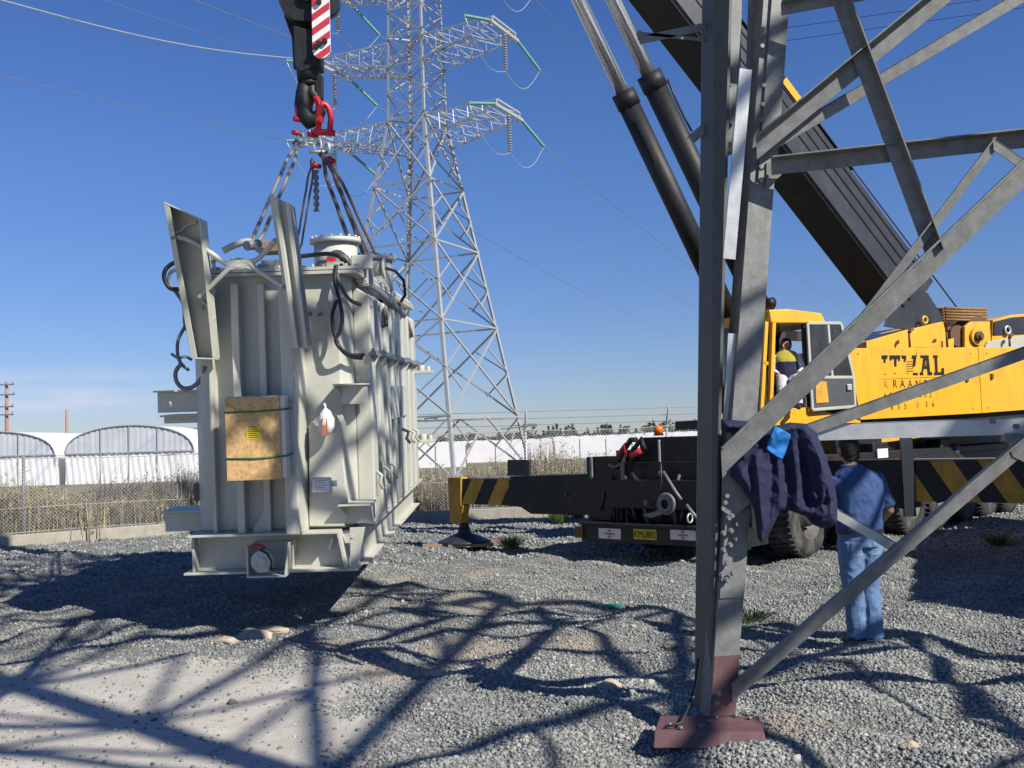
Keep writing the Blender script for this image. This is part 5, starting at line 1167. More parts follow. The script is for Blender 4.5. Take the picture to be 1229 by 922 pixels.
# lettering, partly worn away: slab letters built from bars, in the panel plane
def pm(px, py): v = SP(px, py, 0); return v
def pbar(pts, name='lettering', mt=None):
    m = MB(SM); q = [SP(a, b, .0) for a, b in pts]; m.prism([(v.x, .0035, v.z) for v in q], (0, -.002, 0)); return m.build(name, mt or M['ink'], panel)
Lt = lambda cx, cy: (1040+cx*120/1006, 400+cy*110/922)
def L_(*pts): pbar([Lt(a, b) for a, b in pts])
L_((150,222),(215,222),(205,262),(190,262),(192,300),(172,300),(168,262),(150,262))
L_((228,222),(340,222),(335,280),(318,285),(315,262),(303,262),(300,340),(278,335),(275,262),(255,262),(245,280),(230,270))
L_((350,222),(400,225),(398,262),(388,290),(372,290),(372,262),(352,255)); L_((455,222),(505,222),(498,262),(490,330),(462,350),(468,262),(452,255))
for k in range(5): L_((398,285+k*24),(470,283+k*24),(470,290+k*24),(398,292+k*24))
L_((465,398),(515,398),(515,424),(465,424))
L_((540,222),(625,222),(625,250),(640,390),(660,392),(660,424),(612,424),(612,395),(606,360),(575,360),(568,395),(572,424),(535,424),(535,395),(552,388),(568,252),(540,250))
pbar([Lt(*p) for p in ((582,330),(604,330),(598,275),(592,275))], mt=Y_, name='counter')
L_((668,222),(715,222),(715,250),(710,252),(716,392),(750,390),(752,352),(778,350),(782,420),(678,424),(678,396),(690,394),(682,252),(668,250))
for q in (((175,410),(200,408),(200,414),(175,416)), ((270,400),(300,398),(300,405),(270,407)), ((400,405),(420,403),(420,410),(400,412))): L_(*q)
L_((165,462),(700,440),(700,443),(165,465))
ux = (SP(1110,460)-SP(1060,460)); ux.y = 0
def sideM(px, py):
    o = SM @ Vector((SP(px, py).x, .0025, SP(px, py).z)); return Matrix(((sdir.x,0,mdir.x,o.x),(sdir.y,0,mdir.y,o.y),(0,1,0,o.z),(0,0,0,1)))
def tx(s, px, py, hpx, sp_=1.0, mt=M['ink']): 
    h = abs(SP(px, py).z-SP(px, py-hpx).z)/.7
    textmesh(s, h, mt, panel, sideM(px, py), 'lettering', sx=.9, space=sp_)
faded = mat('faded_ink', (.3,.17,.03), .7)
tx('K', 1061, 465.5, 8.5, 1, faded); tx('RAANE', 1071.5, 465.5, 9.5, 1.75); tx('6 9', 1061, 477.5, 6.5, 1.3); tx('7 6 6', 1085, 476, 6.5, 1.6, faded); tx('5 3 2', 1103, 477, 6.5, 1.25)
tx('6 5 5', 1069, 491.5, 6.5, 1.55); tx('0', 1100, 489.5, 6.5, 1.5, faded); tx('3 6', 1110.5, 488.5, 6.5, 1.55)
# cab
cabz0, cabz1 = SP(925, 498).z, SP(925, 386).z; cw = 1.15; xc0, xc1 = .02, SP(992, 400).x
m = MB(SM); m.bb((xc0+.05, -cw, cabz0), (SP(968,400).x, -.06, cabz0+.06)); m.bb((xc0+.02, -cw, cabz0+.06), (xc0+.05, -.04, cabz0+.55)); m.build('cab_floor', M['interior'], crane)
m = MB(SM); m.prism([(SP(925,388).x, .02, SP(925,388).z), (SP(922,372).x, .02, SP(922,372).z), (SP(945,369).x, .02, SP(945,371).z), (SP(985,376).x, .02, SP(985,376).z), (SP(992,390).x, .02, SP(992,391).z), (SP(970,388).x, .02, SP(970,388).z)], (0, -cw-.04, 0)); roof = m.build('cab_roof', Y_, crane, bevel=.02)
for k in range(3): p0 = SP(935+k*13, 373+k*1.2); m = MB(SM); m.bb((p0.x, -.1-.2*k, p0.z-.0), (p0.x+.12, .0, p0.z+.02)); m.build('roof_slot', M['yel2'], roof)
for a, b, w in (((921,386),(915,498),.05), ((929,387),(925,498),.085)):
    m = MB(SM); p0, p1 = SP(*a), SP(*b); m.bar((p0.x, -.03, p0.z), (p1.x, -.03, p1.z), .07, w, up=(0,1,0)); m.build('cab_pillar', Y_, crane, bevel=.012)
for y in (-cw+.02,): 
    p0, p1 = SP(921,386), SP(915,498); m = MB(SM); m.bar((p0.x+.02, y, p0.z), (p1.x+.02, y, p1.z), .07, .07); m.build('cab_pillar', Y_, crane, bevel=.01)
m = MB(SM); p0 = SP(917, 436); m.bar((p0.x, -.03, p0.z), (p0.x+.09, -.03, p0.z), .05, .05); m.build('grab_rail', Y_, crane)
m = MB(SM); xw = SP(968,400).x; m.bb((xc1-.06, -cw, cabz0), (xc1, -.08, cabz0+.62)); m.bb((xc1-.06, -cw, cabz0+.62), (xc1, -cw+.08, cabz1)); m.bb((xc1-.06, -.16, cabz0+.62), (xc1, -.08, cabz1)); m.bb((xw-.02, -.1, cabz0), (xw+.04, -.04, cabz1)); m.build('cab_rear_wall', M['interior'], crane)
# far wall with two small windows
m = MB(SM); fx = [xc0+.05, SP(934,400,-cw).x, SP(943,400,-cw).x, SP(957,400,-cw).x, SP(965,400,-cw).x, xw]; za, zb = SP(940,409,-cw).z, SP(940,397,-cw).z
m.bb((fx[0], -cw-.02, cabz0), (xc1, -cw, za)); m.bb((fx[0], -cw-.02, zb), (xc1, -cw, cabz1)); 
for a, b in ((0,1),(2,3),(4,5)): m.bb((fx[a], -cw-.02, za), (fx[b], -cw, zb))
m.build('cab_far_wall', M['interior'], crane)
m = MB(SM); m.bb((xc0, -cw+.1, cabz0+.5), (xc0+.01, -.1, cabz1)); m.build('windscreen', M['glass'], crane)
# operator seat, levers, mug shaped box
m = MB(SM); m.cbox((.28,-.72,cabz0+.30), (.70,-.28,cabz0+.42), .03); m.cbox((.64,-.72,cabz0+.42), (.74,-.28,cabz0+1.0), .03); m.build('operator_seat', M['interior'], crane)
m = MB(SM); p0 = SP(967,483,-.1); m.cbox((p0.x-.06,-.16,p0.z-.12), (p0.x+.05,-.05,p0.z+.08), .01); m.build('control_box', M['galv2'], crane)
# sliding door pushed back over the side
dx0, dx1 = SP(969,440,.06).x, SP(1023,440,.06).x; dz = lambda py: SP(995, py, .06).z
door = MB(SM); zt1, zm, zb1 = dz(388), dz(453), dz(491)
q = [SP(969,388,.06), SP(1009,388,.06), SP(1024,453,.06), SP(1026,488,.06), SP(975,492,.06)]
def dl(a, b, w=.035): door.bar((a.x,.06,a.z), (b.x,.06,b.z), .05, w, up=(0,1,0))
for a, b in zip(q, q[1:]+q[:1]): dl(a, b)
g0, g1 = SP(973,453,.06), SP(1024,453,.06); dl(g0, g1, .03); v0, v1 = SP(994,390,.06), SP(999,453,.06); dl(v0, v1, .02); do = door.build('cab_door', M['beige'], crane, bevel=.008)
m = MB(SM); m.prism([(SP(*p_, .06).x, .055, SP(*p_, .06).z) for p_ in ((975,454),(1023,454),(1025,488),(977,491))], (0,.012,0)); m.build('door_panel', M['grey'], do)
m = MB(SM); m.prism([(SP(*p_, .06).x, .072, SP(*p_, .06).z) for p_ in ((978,457),(991,458),(994,483),(979,484))], (0,.004,0)); m.build('door_decal', M['yel2'], do)
m = MB(SM); m.prism([(SP(*p_, .06).x, .058, SP(*p_, .06).z) for p_ in ((970,390),(1008,390),(1022,452),(974,452))], (0,.006,0)); m.build('door_glass', M['glass'], do)
m = MB(SM); p0 = SP(1018,465,.06); m.cbox((p0.x-.05,.07,p0.z-.05), (p0.x+.05,.1,p0.z+.05), .01); m.build('door_handle', M['galv2'], do)
# work lamps on the roof corner
for a, r in (((920,366), .09), ((932,363), .1)):
    p0 = SM @ Vector((SP(*a).x, -.1, SP(*a).z)); m = MB(); m.cyl(p0, p0-sdir*.12, r, r*.7, 14); m.cyl(p0-Vector((0,0,r)), p0-Vector((0,0,r+.1)), .02); wl = m.build('work_lamp', B, crane)
    m = MB(); m.cyl(p0+sdir*.002, p0+sdir*.008, r*.85, n=14); m.build('lens', M['galv2'], wl)
# sloping deck and winch behind the panel top
sprism([(1040,418),(1040,410),(1085,397),(1132,386),(1140,418)], -.35, .1, 'upper_deck', Y_); sprism([(1100,417),(1145,406),(1145,418)], -.2, .05, 'upper_deck', Y_)
m = MB(SM); p0, p1 = SP(1132,386,-.45), SP(1046,410,-.45); m.prism([(p1.x,-.45,p1.z-.1), (p1.x,-.45,p1.z), (p0.x,-.45,p0.z), (p0.x,-.45,p1.z-.1)], (0,-1.7,0)); m.build('upper_deck', Y_, crane, bevel=.01)
for (px, py, r) in ((1110,384,.06),(1092,399,.03)): p0 = SP(px, py, -.38); m = MB(SM); m.torus((p0.x,-.38,p0.z), (0,1,0), r, .02, 14, 6); m.build('lifting_eye', Y_, crane)
def stub(px, py, h): p0 = SP(px, py, -.12); m = MB(SM); m.cyl((p0.x,-.12,p0.z), (p0.x,-.12,p0.z+h), .02); m.tube([(p0.x,-.12,p0.z+h), (p0.x+.03,-.12,p0.z+h+.05), (p0.x+.09,-.12,p0.z+h+.07)], .03, 8); m.build('exhaust_stub', M['rust'], crane)
stub(1092, 417, .25); stub(1137, 417, .28)
dc_ = SP(1152,405,-1.0); m = MB(SM); m.cyl((dc_.x,-1.6,dc_.z+.05), (dc_.x,-.55,dc_.z+.05), .3, n=28); wd = m.build('winch_drum', M['rust'], crane)
m = MB(SM); 
for k in range(5): zz = SP(1160,384-k*3.4,-.6).z; a_, b_ = SP(1134,380,-.6).x, SP(1186,380,-.6).x; m.tube([(a_,-.6,zz-.01),(b_-.05,-.6,zz),(b_,-.9,zz),(b_-.05,-1.5,zz),(a_,-1.5,zz),(a_-.04,-.9,zz),(a_,-.6,zz-.01)], .028, 6)
m.build('rope_layers', M['rope_br'], crane)
sprism([(1158,418),(1158,392),(1166,386),(1188,386),(1190,418)], -.42, .06, 'winch_cheek', Y_)
for r, d in ((.16,.03),(.09,.09),(.05,.13)): p0 = SP(1172,404,-.4); m = MB(SM); m.cyl((p0.x,-.42,p0.z), (p0.x,-.42+d+.02,p0.z), r, n=20); m.build('winch_hub', M['yel2'] if r > .1 else M['rust'], crane)
m = MB(SM); p0 = SP(1145,404,-.6); m.cyl((p0.x,-.55,p0.z), (p0.x,-.5,p0.z), .2, n=24); m.build('drum_flange', M['rust'], crane)
sprism([(1190,414),(1192,384),(1215,378),(1240,376),(1240,412)], -.5, 1.2, 'winch_housing', Y_)
sprism([(1193,402),(1194,386),(1214,381),(1238,379),(1238,400)], -.47, .04, 'winch_opening', M['boom']); sprism([(1182,418),(1186,410),(1245,400),(1245,418)], -.25, .05, 'winch_guard', M['beige'])
p0 = SP(1212,396,-.4); m = MB(SM); m.torus((p0.x,-.45,p0.z), (0,1,0), .07, .025, 14, 6); m.build('valve_wheel', M['galv2'], crane)
stub(1212, 416, .15)
# ---- boom
BO = -.95            # lateral offset of boom centre plane
Bd = None
F0 = SP(1108, 387, BO); Fw = SM @ Vector((F0.x, BO, F0.z))
def BP(px, py): return SMi @ on_plane(px, py, S0+mdir*BO, mdir)
q = BP(818, 6); dvec = Vector((q.x-F0.x, 0, q.z-F0.z)).normalized(); perp = Vector((dvec.z, 0, -dvec.x))   # perp points up/back
if perp.z < 0: perp = -perp
head_u = None
tgt = HP(367, 0); th_ = SMi @ tgt; Lb = (F0.x-th_.x)/-dvec.x*1.0 + .0
Lb = (th_.x-F0.x)/dvec.x
print('boom elev', math.degrees(math.atan2(dvec.z, -dvec.x)), 'len', Lb, 'hook lateral', th_.y)
def bsec(u0, u1, w, h, name, mt, hole=False, off=0, chamf=.07):
    m = MB(SM); c0 = Vector((F0.x, BO, F0.z))+dvec*u0+perp*off; c1 = Vector((F0.x, BO, F0.z))+dvec*u1+perp*off; k = chamf
    pr = [(-w/2+k,-h/2),(w/2-k,-h/2),(w/2,-h/2+k),(w/2,h/2-k),(w/2-k,h/2),(-w/2+k,h/2),(-w/2,h/2-k),(-w/2,-h/2+k)]
    vs = [c+Vector((0,1,0))*a+perp*b for c in (c0, c1) for a, b in pr]; m.add(vs, [(i,(i+1)%8,8+(i+1)%8,8+i) for i in range(8)]+[list(range(7,-1,-1)), list(range(8,16))]); return m.build(name, mt, crane)
bsec(.6, 9.6, .82, .92, 'boom_section', M['boom']); bsec(9.6, 14.0, .7, .8, 'boom_section', M['boom']); bsec(14.0, Lb-.2, .58, .68, 'boom_section', M['boom'])
bsec(9.45, 9.75, .92, 1.02, 'boom_collar', M['boom'])
# longitudinal ribs on the near side and a black underside wear strip
for off in (.12, -.06, .3): 
    m = MB(SM); c0 = Vector((F0.x, BO+.41, F0.z))+dvec*.9+perp*off; c1 = c0+dvec*8.5; m.bar(c0, c1, .03, .03, up=perp); m.build('boom_rib', M['blk'], crane)
m = MB(SM); c0 = Vector((F0.x, BO, F0.z))+dvec*.8-perp*.465; m.bar(c0, c0+dvec*8.7, .80, .008, up=perp); m.build('boom_underside', M['blk'], crane)
m = MB(SM); c0 = Vector((F0.x, BO+.30, F0.z))+dvec*3.2+perp*.475; m.bar(c0, c0+dvec*5.5, .2, .02, up=perp); m.build('boom_top_strip', M['boom'], crane)
yq = [BP(926,104), BP(955,128), BP(955,146), BP(926,112)]; m = MB(SM); c0 = Vector((F0.x, BO+.43, F0.z))+dvec*(Vector((BP(945,128).x-F0.x,0,BP(945,128).z-F0.z)).dot(dvec))+perp*.38; m.bar(c0-dvec*.35, c0+dvec*.5, .03, .13, up=perp); m.build('yellow_marking', Y_, crane)
# root plates
for y in (BO-.46, BO+.43):
    q = [SP(*p_, y) for p_ in ((1112,352),(1131,382),(1124,394),(1085,396),(1060,392),(1078,340))]; m = MB(SM); m.prism([(v.x, y, v.z) for v in q], (0,.03,0)); m.build('boom_root_plate', M['boom'], crane, bevel=.006)
for (px, py) in ((1115,383),(1085,364),(1092,356)): p0 = SP(px, py, BO+.47); m = MB(SM); m.cyl((p0.x, BO+.47, p0.z), (p0.x, BO+.49, p0.z), .055, n=14); m.build('pivot_pin', B, crane)
# boom head above the frame with sheaves and the ropes to the hook block
hd = SM @ (Vector((F0.x, BO, F0.z))+dvec*Lb); m = MB(); m.cyl(hd-mdir*.3, hd+mdir*.3, .3, n=28); m.build('head_sheave', B, crane)
m = MB()
for dx in (-.1, .1):
    for dy in (-.08, .08): 
        p0 = HP(367, 0)+Vector((dx, dy, .3)); m.tube([p0, hd+Vector((dx*1.5, dy*2, -.1))], .012, 6)
m.build('hoist_rope', M['cable'], crane)
# hoist rope over the back of the boom and the one seen at the right
def crope(a, b, ya, yb, r=.014): m = MB(); m.tube([SM @ Vector((SP(*a, ya).x, ya, SP(*a, ya).z)), SM @ Vector((SP(*b, yb).x, yb, SP(*b, yb).z))], r, 6); m.build('hoist_rope', M['cable'], crane)
crope((1152,374), (930,78), -.9, -.6); crope((930,78),(860,-20),-.6,-.5)
# luffing cylinders
def cylr(a, b, c, off, ext=5.0):
    pa, pb, pc = (SP(*p_, off) for p_ in (a, b, c)); d = (pb-pa).normalized(); mk = lambda v: SM @ Vector((v.x, off, v.z))
    base = pb-d*4.2
    m = MB(); m.cyl(mk(base), mk(pb), .18, n=24); m.cyl(mk(pb-d*.25), mk(pb+d*.02), .2, n=24); m.cyl(mk(base)-mdir*.12, mk(base)+mdir*.12, .16, n=16); cy = m.build('luffing_cylinder', B, crane)
    top = pb+d*ext; m = MB(); m.cyl(mk(pb), mk(top), .115, n=24); m.cyl(mk(top)-mdir*.1, mk(top)+mdir*.1, .17, n=16); m.build('piston_rod', M['chrome'], cy)
cylr((843,312),(748,112),(705,0), BO-.45, 5.4); cylr((830,197),(779,90),(735,0), BO+.45, 5.4)
m = MB(SM); q = [SP(*p_, BO+.2) for p_ in ((797,98),(806,120),(818,145),(826,160))]; m.tube([(v.x, BO+.3, v.z) for v in q], .02, 6); m.build('hydraulic_line', M['hose'], crane)
# ------------------------------------------------------------------ unseen vehicle shape added outside the frame on the right to shade yard and crane
ld = Vector((.37, .93, 0)).normalized(); ls = Vector((ld.y, -ld.x, 0)); lo_r = Vector((6.95, 7.4, 0)) + ls*1.2 + ld*1.8
LM = Matrix(((ld.x, ls.x, 0, lo_r.x), (ld.y, ls.y, 0, lo_r.y), (0,0,1,0), (0,0,0,1)))
lr = empty('shade_lorry', lo_r, 'white vehicle shape added unseen beyond the right edge to cast shade', 'shade_lorry')
m = MB(LM); m.cbox((-1.8, -1.2, .9), (6.6, 1.2, 3.3), .04); m.build('body', M['white'], lr); m = MB(LM); m.cbox((6.9, -1.15, .7), (8.8, 1.15, 3.0), .12); m.build('cab', M['white'], lr)
m = MB(LM); m.bb((-1.7, -.9, .6), (8.6, .9, .9)); m.build('chassis', B, lr)
for x in (-1, .3, 7.8):
    for y in (-1, 1): p0 = LM @ Vector((x, y, .5)); m = MB(); m.cyl(p0-ls*.15, p0+ls*.15, .5, n=28); m.build('wheel', M['rubber'], lr)
# ------------------------------------------------------------------ figures: overlapping lofts fused into one skin
class Fig:
    def __init__(s): s.mb = MB(); s.mb.smooth = True; s.mats = []
    def _m(s, mt):
        if mt not in s.mats: s.mats.append(mt)
        s.mb.m = s.mats.index(mt)
    def loft(s, rings, mt, n=18):
        """rings: (center, half width vec, half depth vec)"""
        s._m(mt); vs = []
        for c, a, b in rings:
            c, a, b = Vector(c), Vector(a), Vector(b)
            for k in range(n):
                t = 2*math.pi*k/n; ct, st = math.cos(t), math.sin(t); vs.append(c + a*(abs(ct)**.85*(1 if ct > 0 else -1)) + b*(abs(st)**.85*(1 if st > 0 else -1)))
        fs = [(i*n+k, i*n+(k+1) % n, (i+1)*n+(k+1) % n, (i+1)*n+k) for i in range(len(rings)-1) for k in range(n)]
        e = (len(rings)-1)*n; fs += [list(range(n-1,-1,-1)), [e+k for k in range(n)]]; s.mb.add(vs, fs); return s
    def limb(s, pts, rs, mt, n=14, flat=None): s._m(mt); s.mb.tube(pts, rs, n, flat=flat); return s
    def ball(s, c, r, sc, mt, sub=3): s._m(mt); s.mb.ball(c, r, sc, sub); return s
    def fuse(s, name, voxel, wr=.0, label=None, cat=None, parent=None, smooth=4, wscale=9, wr_mats=()):
        off = OFF[parent] if parent is not None else Vector((0,0,0))
        src = s.mb.mesh('src', s.mats, fix=True); tree = BVHTree.FromPolygons([v.co.copy() for v in src.vertices], [list(p.vertices) for p in src.polygons]); mi = [p.material_index for p in src.polygons]
        o = bpy.data.objects.new('tmp', src); C.objects.link(o); r = o.modifiers.new('r', 'REMESH'); r.mode = 'VOXEL'; r.voxel_size = voxel
        sm = o.modifiers.new('s', 'SMOOTH'); sm.iterations = smooth; sm.factor = .5
        dg = bpy.context.evaluated_depsgraph_get(); me = bpy.data.meshes.new_from_object(o.evaluated_get(dg)); bpy.data.objects.remove(o); me.name = name
        me.materials.clear()
        for mt in s.mats: me.materials.append(mt)
        for p in me.polygons:
            h = tree.find_nearest(p.center); p.material_index = mi[h[2]] if h[2] is not None else 0; p.use_smooth = True
        if wr:
            wm = {s.mats.index(q) for q in wr_mats if q in s.mats}; fl = [False]*len(me.vertices)
            for p in me.polygons:
                if p.material_index in wm:
                    for v in p.vertices: fl[v] = True
            nn = [v.normal.copy() for v in me.vertices]
            for v in me.vertices:
                if fl[v.index]:
                    q = Vector((v.co.x*wscale, v.co.y*wscale, v.co.z*wscale*.7)); k = noise.noise(q)*.6 + (.5-abs(noise.noise(q*1.9+Vector((3,1,2)))))*.6; v.co += nn[v.index]*(wr*(k-.2))
        me.transform(Matrix.Translation(-off)); me.update(); return tag(link_mesh(name, me, parent), label, cat)
# ---- man watching, seen from behind
D_ = 8.15; ft = ground_pt(1041, 776); H = 1.70
mp0 = Vector((ft.x, ft.y, 0)); sc_ = 1.0
def mv(px, py, dy=0): return at_y(px, py, ft.y+dy)
f_ = Vector((-.25, .97, 0)).normalized(); s_ = Vector((f_.y, -f_.x, 0))      # forward (away, a little left); s_ = his right
Z3 = Vector((0,0,1))
def mp_(r, f, z): return mp0 + s_*r + f_*f + Z3*z
fig = Fig()
top = mv(1020, 529); print('man head z', top.z, 'hip', mv(1035,650).z, mv(1020,640).x-mp0.x)
hx = (mv(1020, 545)-mp0).dot(s_); 
def cx(z): return hx*(z/1.6)*1.0         # the body leans slightly left with height
S = M['shirt']; J = M['jeans']
fig.loft([(mp_(cx(z)+o, f, z), s_*a, f_*b) for z, a, b, f, o in ((.80,.175,.125,.0,.02),(.88,.185,.135,.0,.02),(.93,.18,.13,0,.02),(.99,.172,.125,0,.02))], J)
fig.loft([(mp_(cx(z)+o, f, z), s_*a, f_*b) for z, a, b, f, o in ((.93,.188,.14,0,.02),(.98,.196,.148,0,.02),(1.05,.19,.145,.0,.025),(1.15,.2,.14,.0,.035),(1.26,.215,.14,.0,.04),(1.34,.215,.13,.0,.04),(1.40,.19,.105,.0,.03),(1.44,.12,.085,0,.015),(1.465,.07,.07,0,0))], S)
fig.loft([(mp_(cx(z), f, z), s_*a, f_*b) for z, a, b, f in ((1.41,.072,.07,.0),(1.46,.068,.066,.01),(1.47,.07,.07,.01))], S)
fig.limb([mp_(cx(1.4), 0, 1.40), mp_(cx(1.5), .02, 1.50), mp_(cx(1.55), .03, 1.54)], [.058,.052,.055], M['skin'])
hc = mp_(cx(1.6), .04, 1.60)
fig.ball(hc, .1, (.80,.95,1.12), M['skin']); fig.ball(hc+f_*.05-Z3*.045, .06, (.9,.9,1), M['skin'])
for sg in (-1, 1): fig.ball(hc+s_*(.083*sg)-Z3*.005-f_*.01, .024, (.5,.9,1.3), M['skin'], 2)
fig.limb([hc+f_*.095+Z3*.01, hc+f_*.118-Z3*.025], [.012,.017], M['skin'])
# legs : weight even, feet close together
for sg, kx, fx_, ff in ((-1, -.10, -.07, .03), (1, .10, .055, -.02)):
    hip = mp_(cx(.85)+.085*sg+.015, 0, .86); kn = mp_(.085*sg*.95+cx(.47), .02, .47); an = mp_(fx_, ff, .10)
    fig.limb([hip, hip.lerp(kn,.5)+f_*.01, kn, kn.lerp(an,.4)-f_*.01, an+Z3*.03, an-Z3*.03], [.112,.098,.080,.078,.076,.084], J, flat=(1,1))
    fig.limb([an-f_*.06-Z3*.06, an+f_*.06-Z3*.065, an+f_*.16-Z3*.072], [.042,.045,.034], M['shoe'], flat=(1,1)); fig.ball(an+f_*.17-Z3*.075, .036, (1,1.2,.7), M['shoe'], 2)
# arms
sh = mp_(cx(1.38)-.17, 0, 1.375); el = mp_(cx(1.1)-.27, .06, 1.12); wr_ = mp_(cx(1.1)-.16, .27, 1.14)
fig.limb([sh, sh.lerp(el,.45)-s_*.015, el.lerp(sh,.12)], [.078,.07,.068], S); fig.limb([el.lerp(sh,.25), el, wr_], [.048,.046,.03], M['skin'])
sh = mp_(cx(1.38)+.185, 0, 1.375); el = mp_(cx(1.1)+.30, -.02, 1.10); wr2 = mp_(cx(1.0)+.255, .16, .93)
fig.limb([sh, sh.lerp(el,.45)+s_*.015, el.lerp(sh,.08)], [.078,.068,.068], S); fig.limb([el.lerp(sh,.2), el, wr2], [.047,.045,.03], M['skin'])
def hand(fig, w, d, up, side, size=1.0, curl=.5, mt=None):
    mt = mt or M['skin']; d, up, side = d.normalized(), up.normalized(), side.normalized()
    pm_ = w + d*.085*size
    fig.loft([(w+d*(.0), side*.027*size, up*.019*size), (w+d*.04*size, side*.038*size, up*.017*size), (pm_, side*.04*size, up*.014*size)], mt, 12)
    for k, (o, l) in enumerate(((-.030,.07),(-.010,.08),(.011,.075),(.031,.058))):
        b = pm_+side*o*size-d*.012*size; l *= size; d1 = (d-up*curl*.5).normalized(); d2 = (d-up*curl*1.3).normalized(); d3 = (d-up*curl*2.4).normalized()
        fig.limb([b, b+d1*l*.45, b+d1*l*.45+d2*l*.32, b+d1*l*.45+d2*l*.32+d3*l*.25], [.0095*size,.009*size,.0083*size,.0065*size], mt, 8)
    tb = w+d*.03*size-side*.03*size; fig.limb([tb, tb+(d*.5-side*.7-up*.3).normalized()*.035*size, tb+(d*.5-side*.7-up*.3).normalized()*.035*size+(d-side*.15-up*.3).normalized()*.03*size], [.013*size,.011*size,.008*size], mt, 8)
hand(fig, wr_, (wr_-mp_(cx(1.1)-.27,.06,1.12)), Z3, s_*-1, .95, .5); hand(fig, wr2, (wr2-el)*1.0, -s_, f_, .95, .6)
man = fig.fuse('person', .0085, .018, 'man seen from behind in a blue shirt and light blue jeans watching the crane', 'person', smooth=3, wr_mats=(S, J))
# hair, belt and collar as clothing children
hf = Fig(); hf.ball(hc+Z3*.012-f_*.012, .108, (.80,.94,1.07), M['hair']); hf.ball(hc-f_*.045-Z3*.05, .078, (.85,.6,.9), M['hair'], 3); hm = hf.fuse('hair', .007, .010, parent=man, wscale=55, wr_mats=(M['hair'],), smooth=1)
# keep the face clear: cut hair verts in front of and below the hairline
bm = bmesh.new(); bm.from_mesh(hm.data); kill = [v for v in bm.verts if (v.co-hc).dot(f_) > .035 and (v.co-hc).z < .055]; bmesh.ops.delete(bm, geom=kill, context='VERTS'); bm.to_mesh(hm.data); bm.free()
m = MB(); m.smooth = True; n = 28; c0 = mp_(cx(.94)+.02, 0, .935); prof = []
for zz in (-.018, .018):
    for k in range(n): a = 2*math.pi*k/n; ct, st = math.cos(a), math.sin(a); prof.append(c0 + s_*(.194*abs(ct)**.85*(1 if ct > 0 else -1)) + f_*(.146*abs(st)**.85*(1 if st > 0 else -1)) + Z3*zz)
m.add(prof, [(k, (k+1) % n, n+(k+1) % n, n+k) for k in range(n)]); m.build('belt', M['belt'], man)
tman = BVHTree.FromPolygons([v.co.copy() for v in man.data.vertices], [list(p.vertices) for p in man.data.polygons])
def patch(name, r0, r1, z0, z1, mt, th=.003, n=6):
    vs = []
    for i in range(n+1):
        for j in range(n+1):
            o_ = mp_(cx(z0)+r0+(r1-r0)*i/n, -.6, z0+(z1-z0)*j/n); h = tman.ray_cast(o_, f_); vs.append((h[0]-f_*th) if h[0] is not None else o_+f_*.5)
    m = MB(); m.smooth = True; m.add(vs, [(i*(n+1)+j, (i+1)*(n+1)+j, (i+1)*(n+1)+j+1, i*(n+1)+j+1) for i in range(n) for j in range(n)]); m.build(name, mt, man)
denim2 = mat('faded_denim', (.17,.26,.4), .9, 0, .15, 9, .4, 30)
patch('back_pocket', -.13, -.03, .74, .86, denim2); patch('back_pocket', .05, .15, .74, .86, denim2); patch('yoke_seam', -.15, .19, 1.345, 1.351, M['shirt'], .002, 10)
cf = Fig(); cf.limb([mp_(cx(1.45)+.075*math.cos(a), .005+.075*math.sin(a), 1.462+.012*math.sin(a)) for a in [i*math.pi/8 for i in range(17)]], [.016]*17, S, 8); cf.fuse('collar', .006, parent=man)
# ---- crane operator in the cab (he faces along -s, to the left, head turned a little to us)
of = (-sdir*.62+mdir*.78).normalized(); os_ = Vector((of.y, -of.x, 0)); hips = SM @ Vector((.60, -.36, cabz0+.52))
if os_.dot(mdir) > 0: side_near = os_
else: side_near = -os_
near = Vector((-of.y, of.x, 0))
if near.dot(mdir) < 0 and near.dot(sdir) < 0: near = -near
def op(f, n_, z): return hips + of*f + near*n_ + Z3*z
hd_px = SM @ Vector((SP(943, 415, -.36).x, -.36, SP(943, 415, -.36).z)); k_ = hd_px - hips; hf_ = k_.dot(of); hz = k_.z; hips = hips + near*k_.dot(near)
g_ = Fig(); NV = M['navy']; PC_ = M['palecloth']
g_.loft([(op(hf_*t, 0, z), near*a, of*b) for t, z, a, b in ((0,-.05,.17,.14),(.0,.05,.18,.15),(.1,.17,.175,.15),(.3,.32,.187,.142),(.35,.36,.187,.14))], NV)
g_.loft([(op(hf_*t, 0, z), near*a, of*b) for t, z, a, b in ((.3,.34,.192,.145),(.4,.39,.2,.14),(.5,.44,.2,.12),(.6,.5,.15,.095),(.65,.53,.08,.08))], M['hiyel'])
g_.limb([op(hf_*.65,0,.50), op(hf_*.9,0,hz-.06)], [.055,.052], M['skin'])
hc2 = op(hf_, 0, hz); fd = (-sdir*.9+mdir*.42).normalized(); fs_ = Vector((fd.y,-fd.x,0))
g_.ball(hc2, .1, (.88,.88,1.12), M['skin']); g_.ball(hc2+fd*.05-Z3*.05, .058, (1,1,1), M['skin']); g_.limb([hc2+fd*.09+Z3*.012, hc2+fd*.118-Z3*.022], [.012,.018], M['skin']); g_.limb([hc2+fd*.092-Z3*.055-fs_*.02, hc2+fd*.097-Z3*.057, hc2+fd*.092-Z3*.055+fs_*.02], [.008,.01,.008], M['skin'])
for sg in (-1,1): g_.ball(hc2+fs_*(.088*sg)-Z3*.005, .024, (.8,.8,1.3), M['skin'], 2)
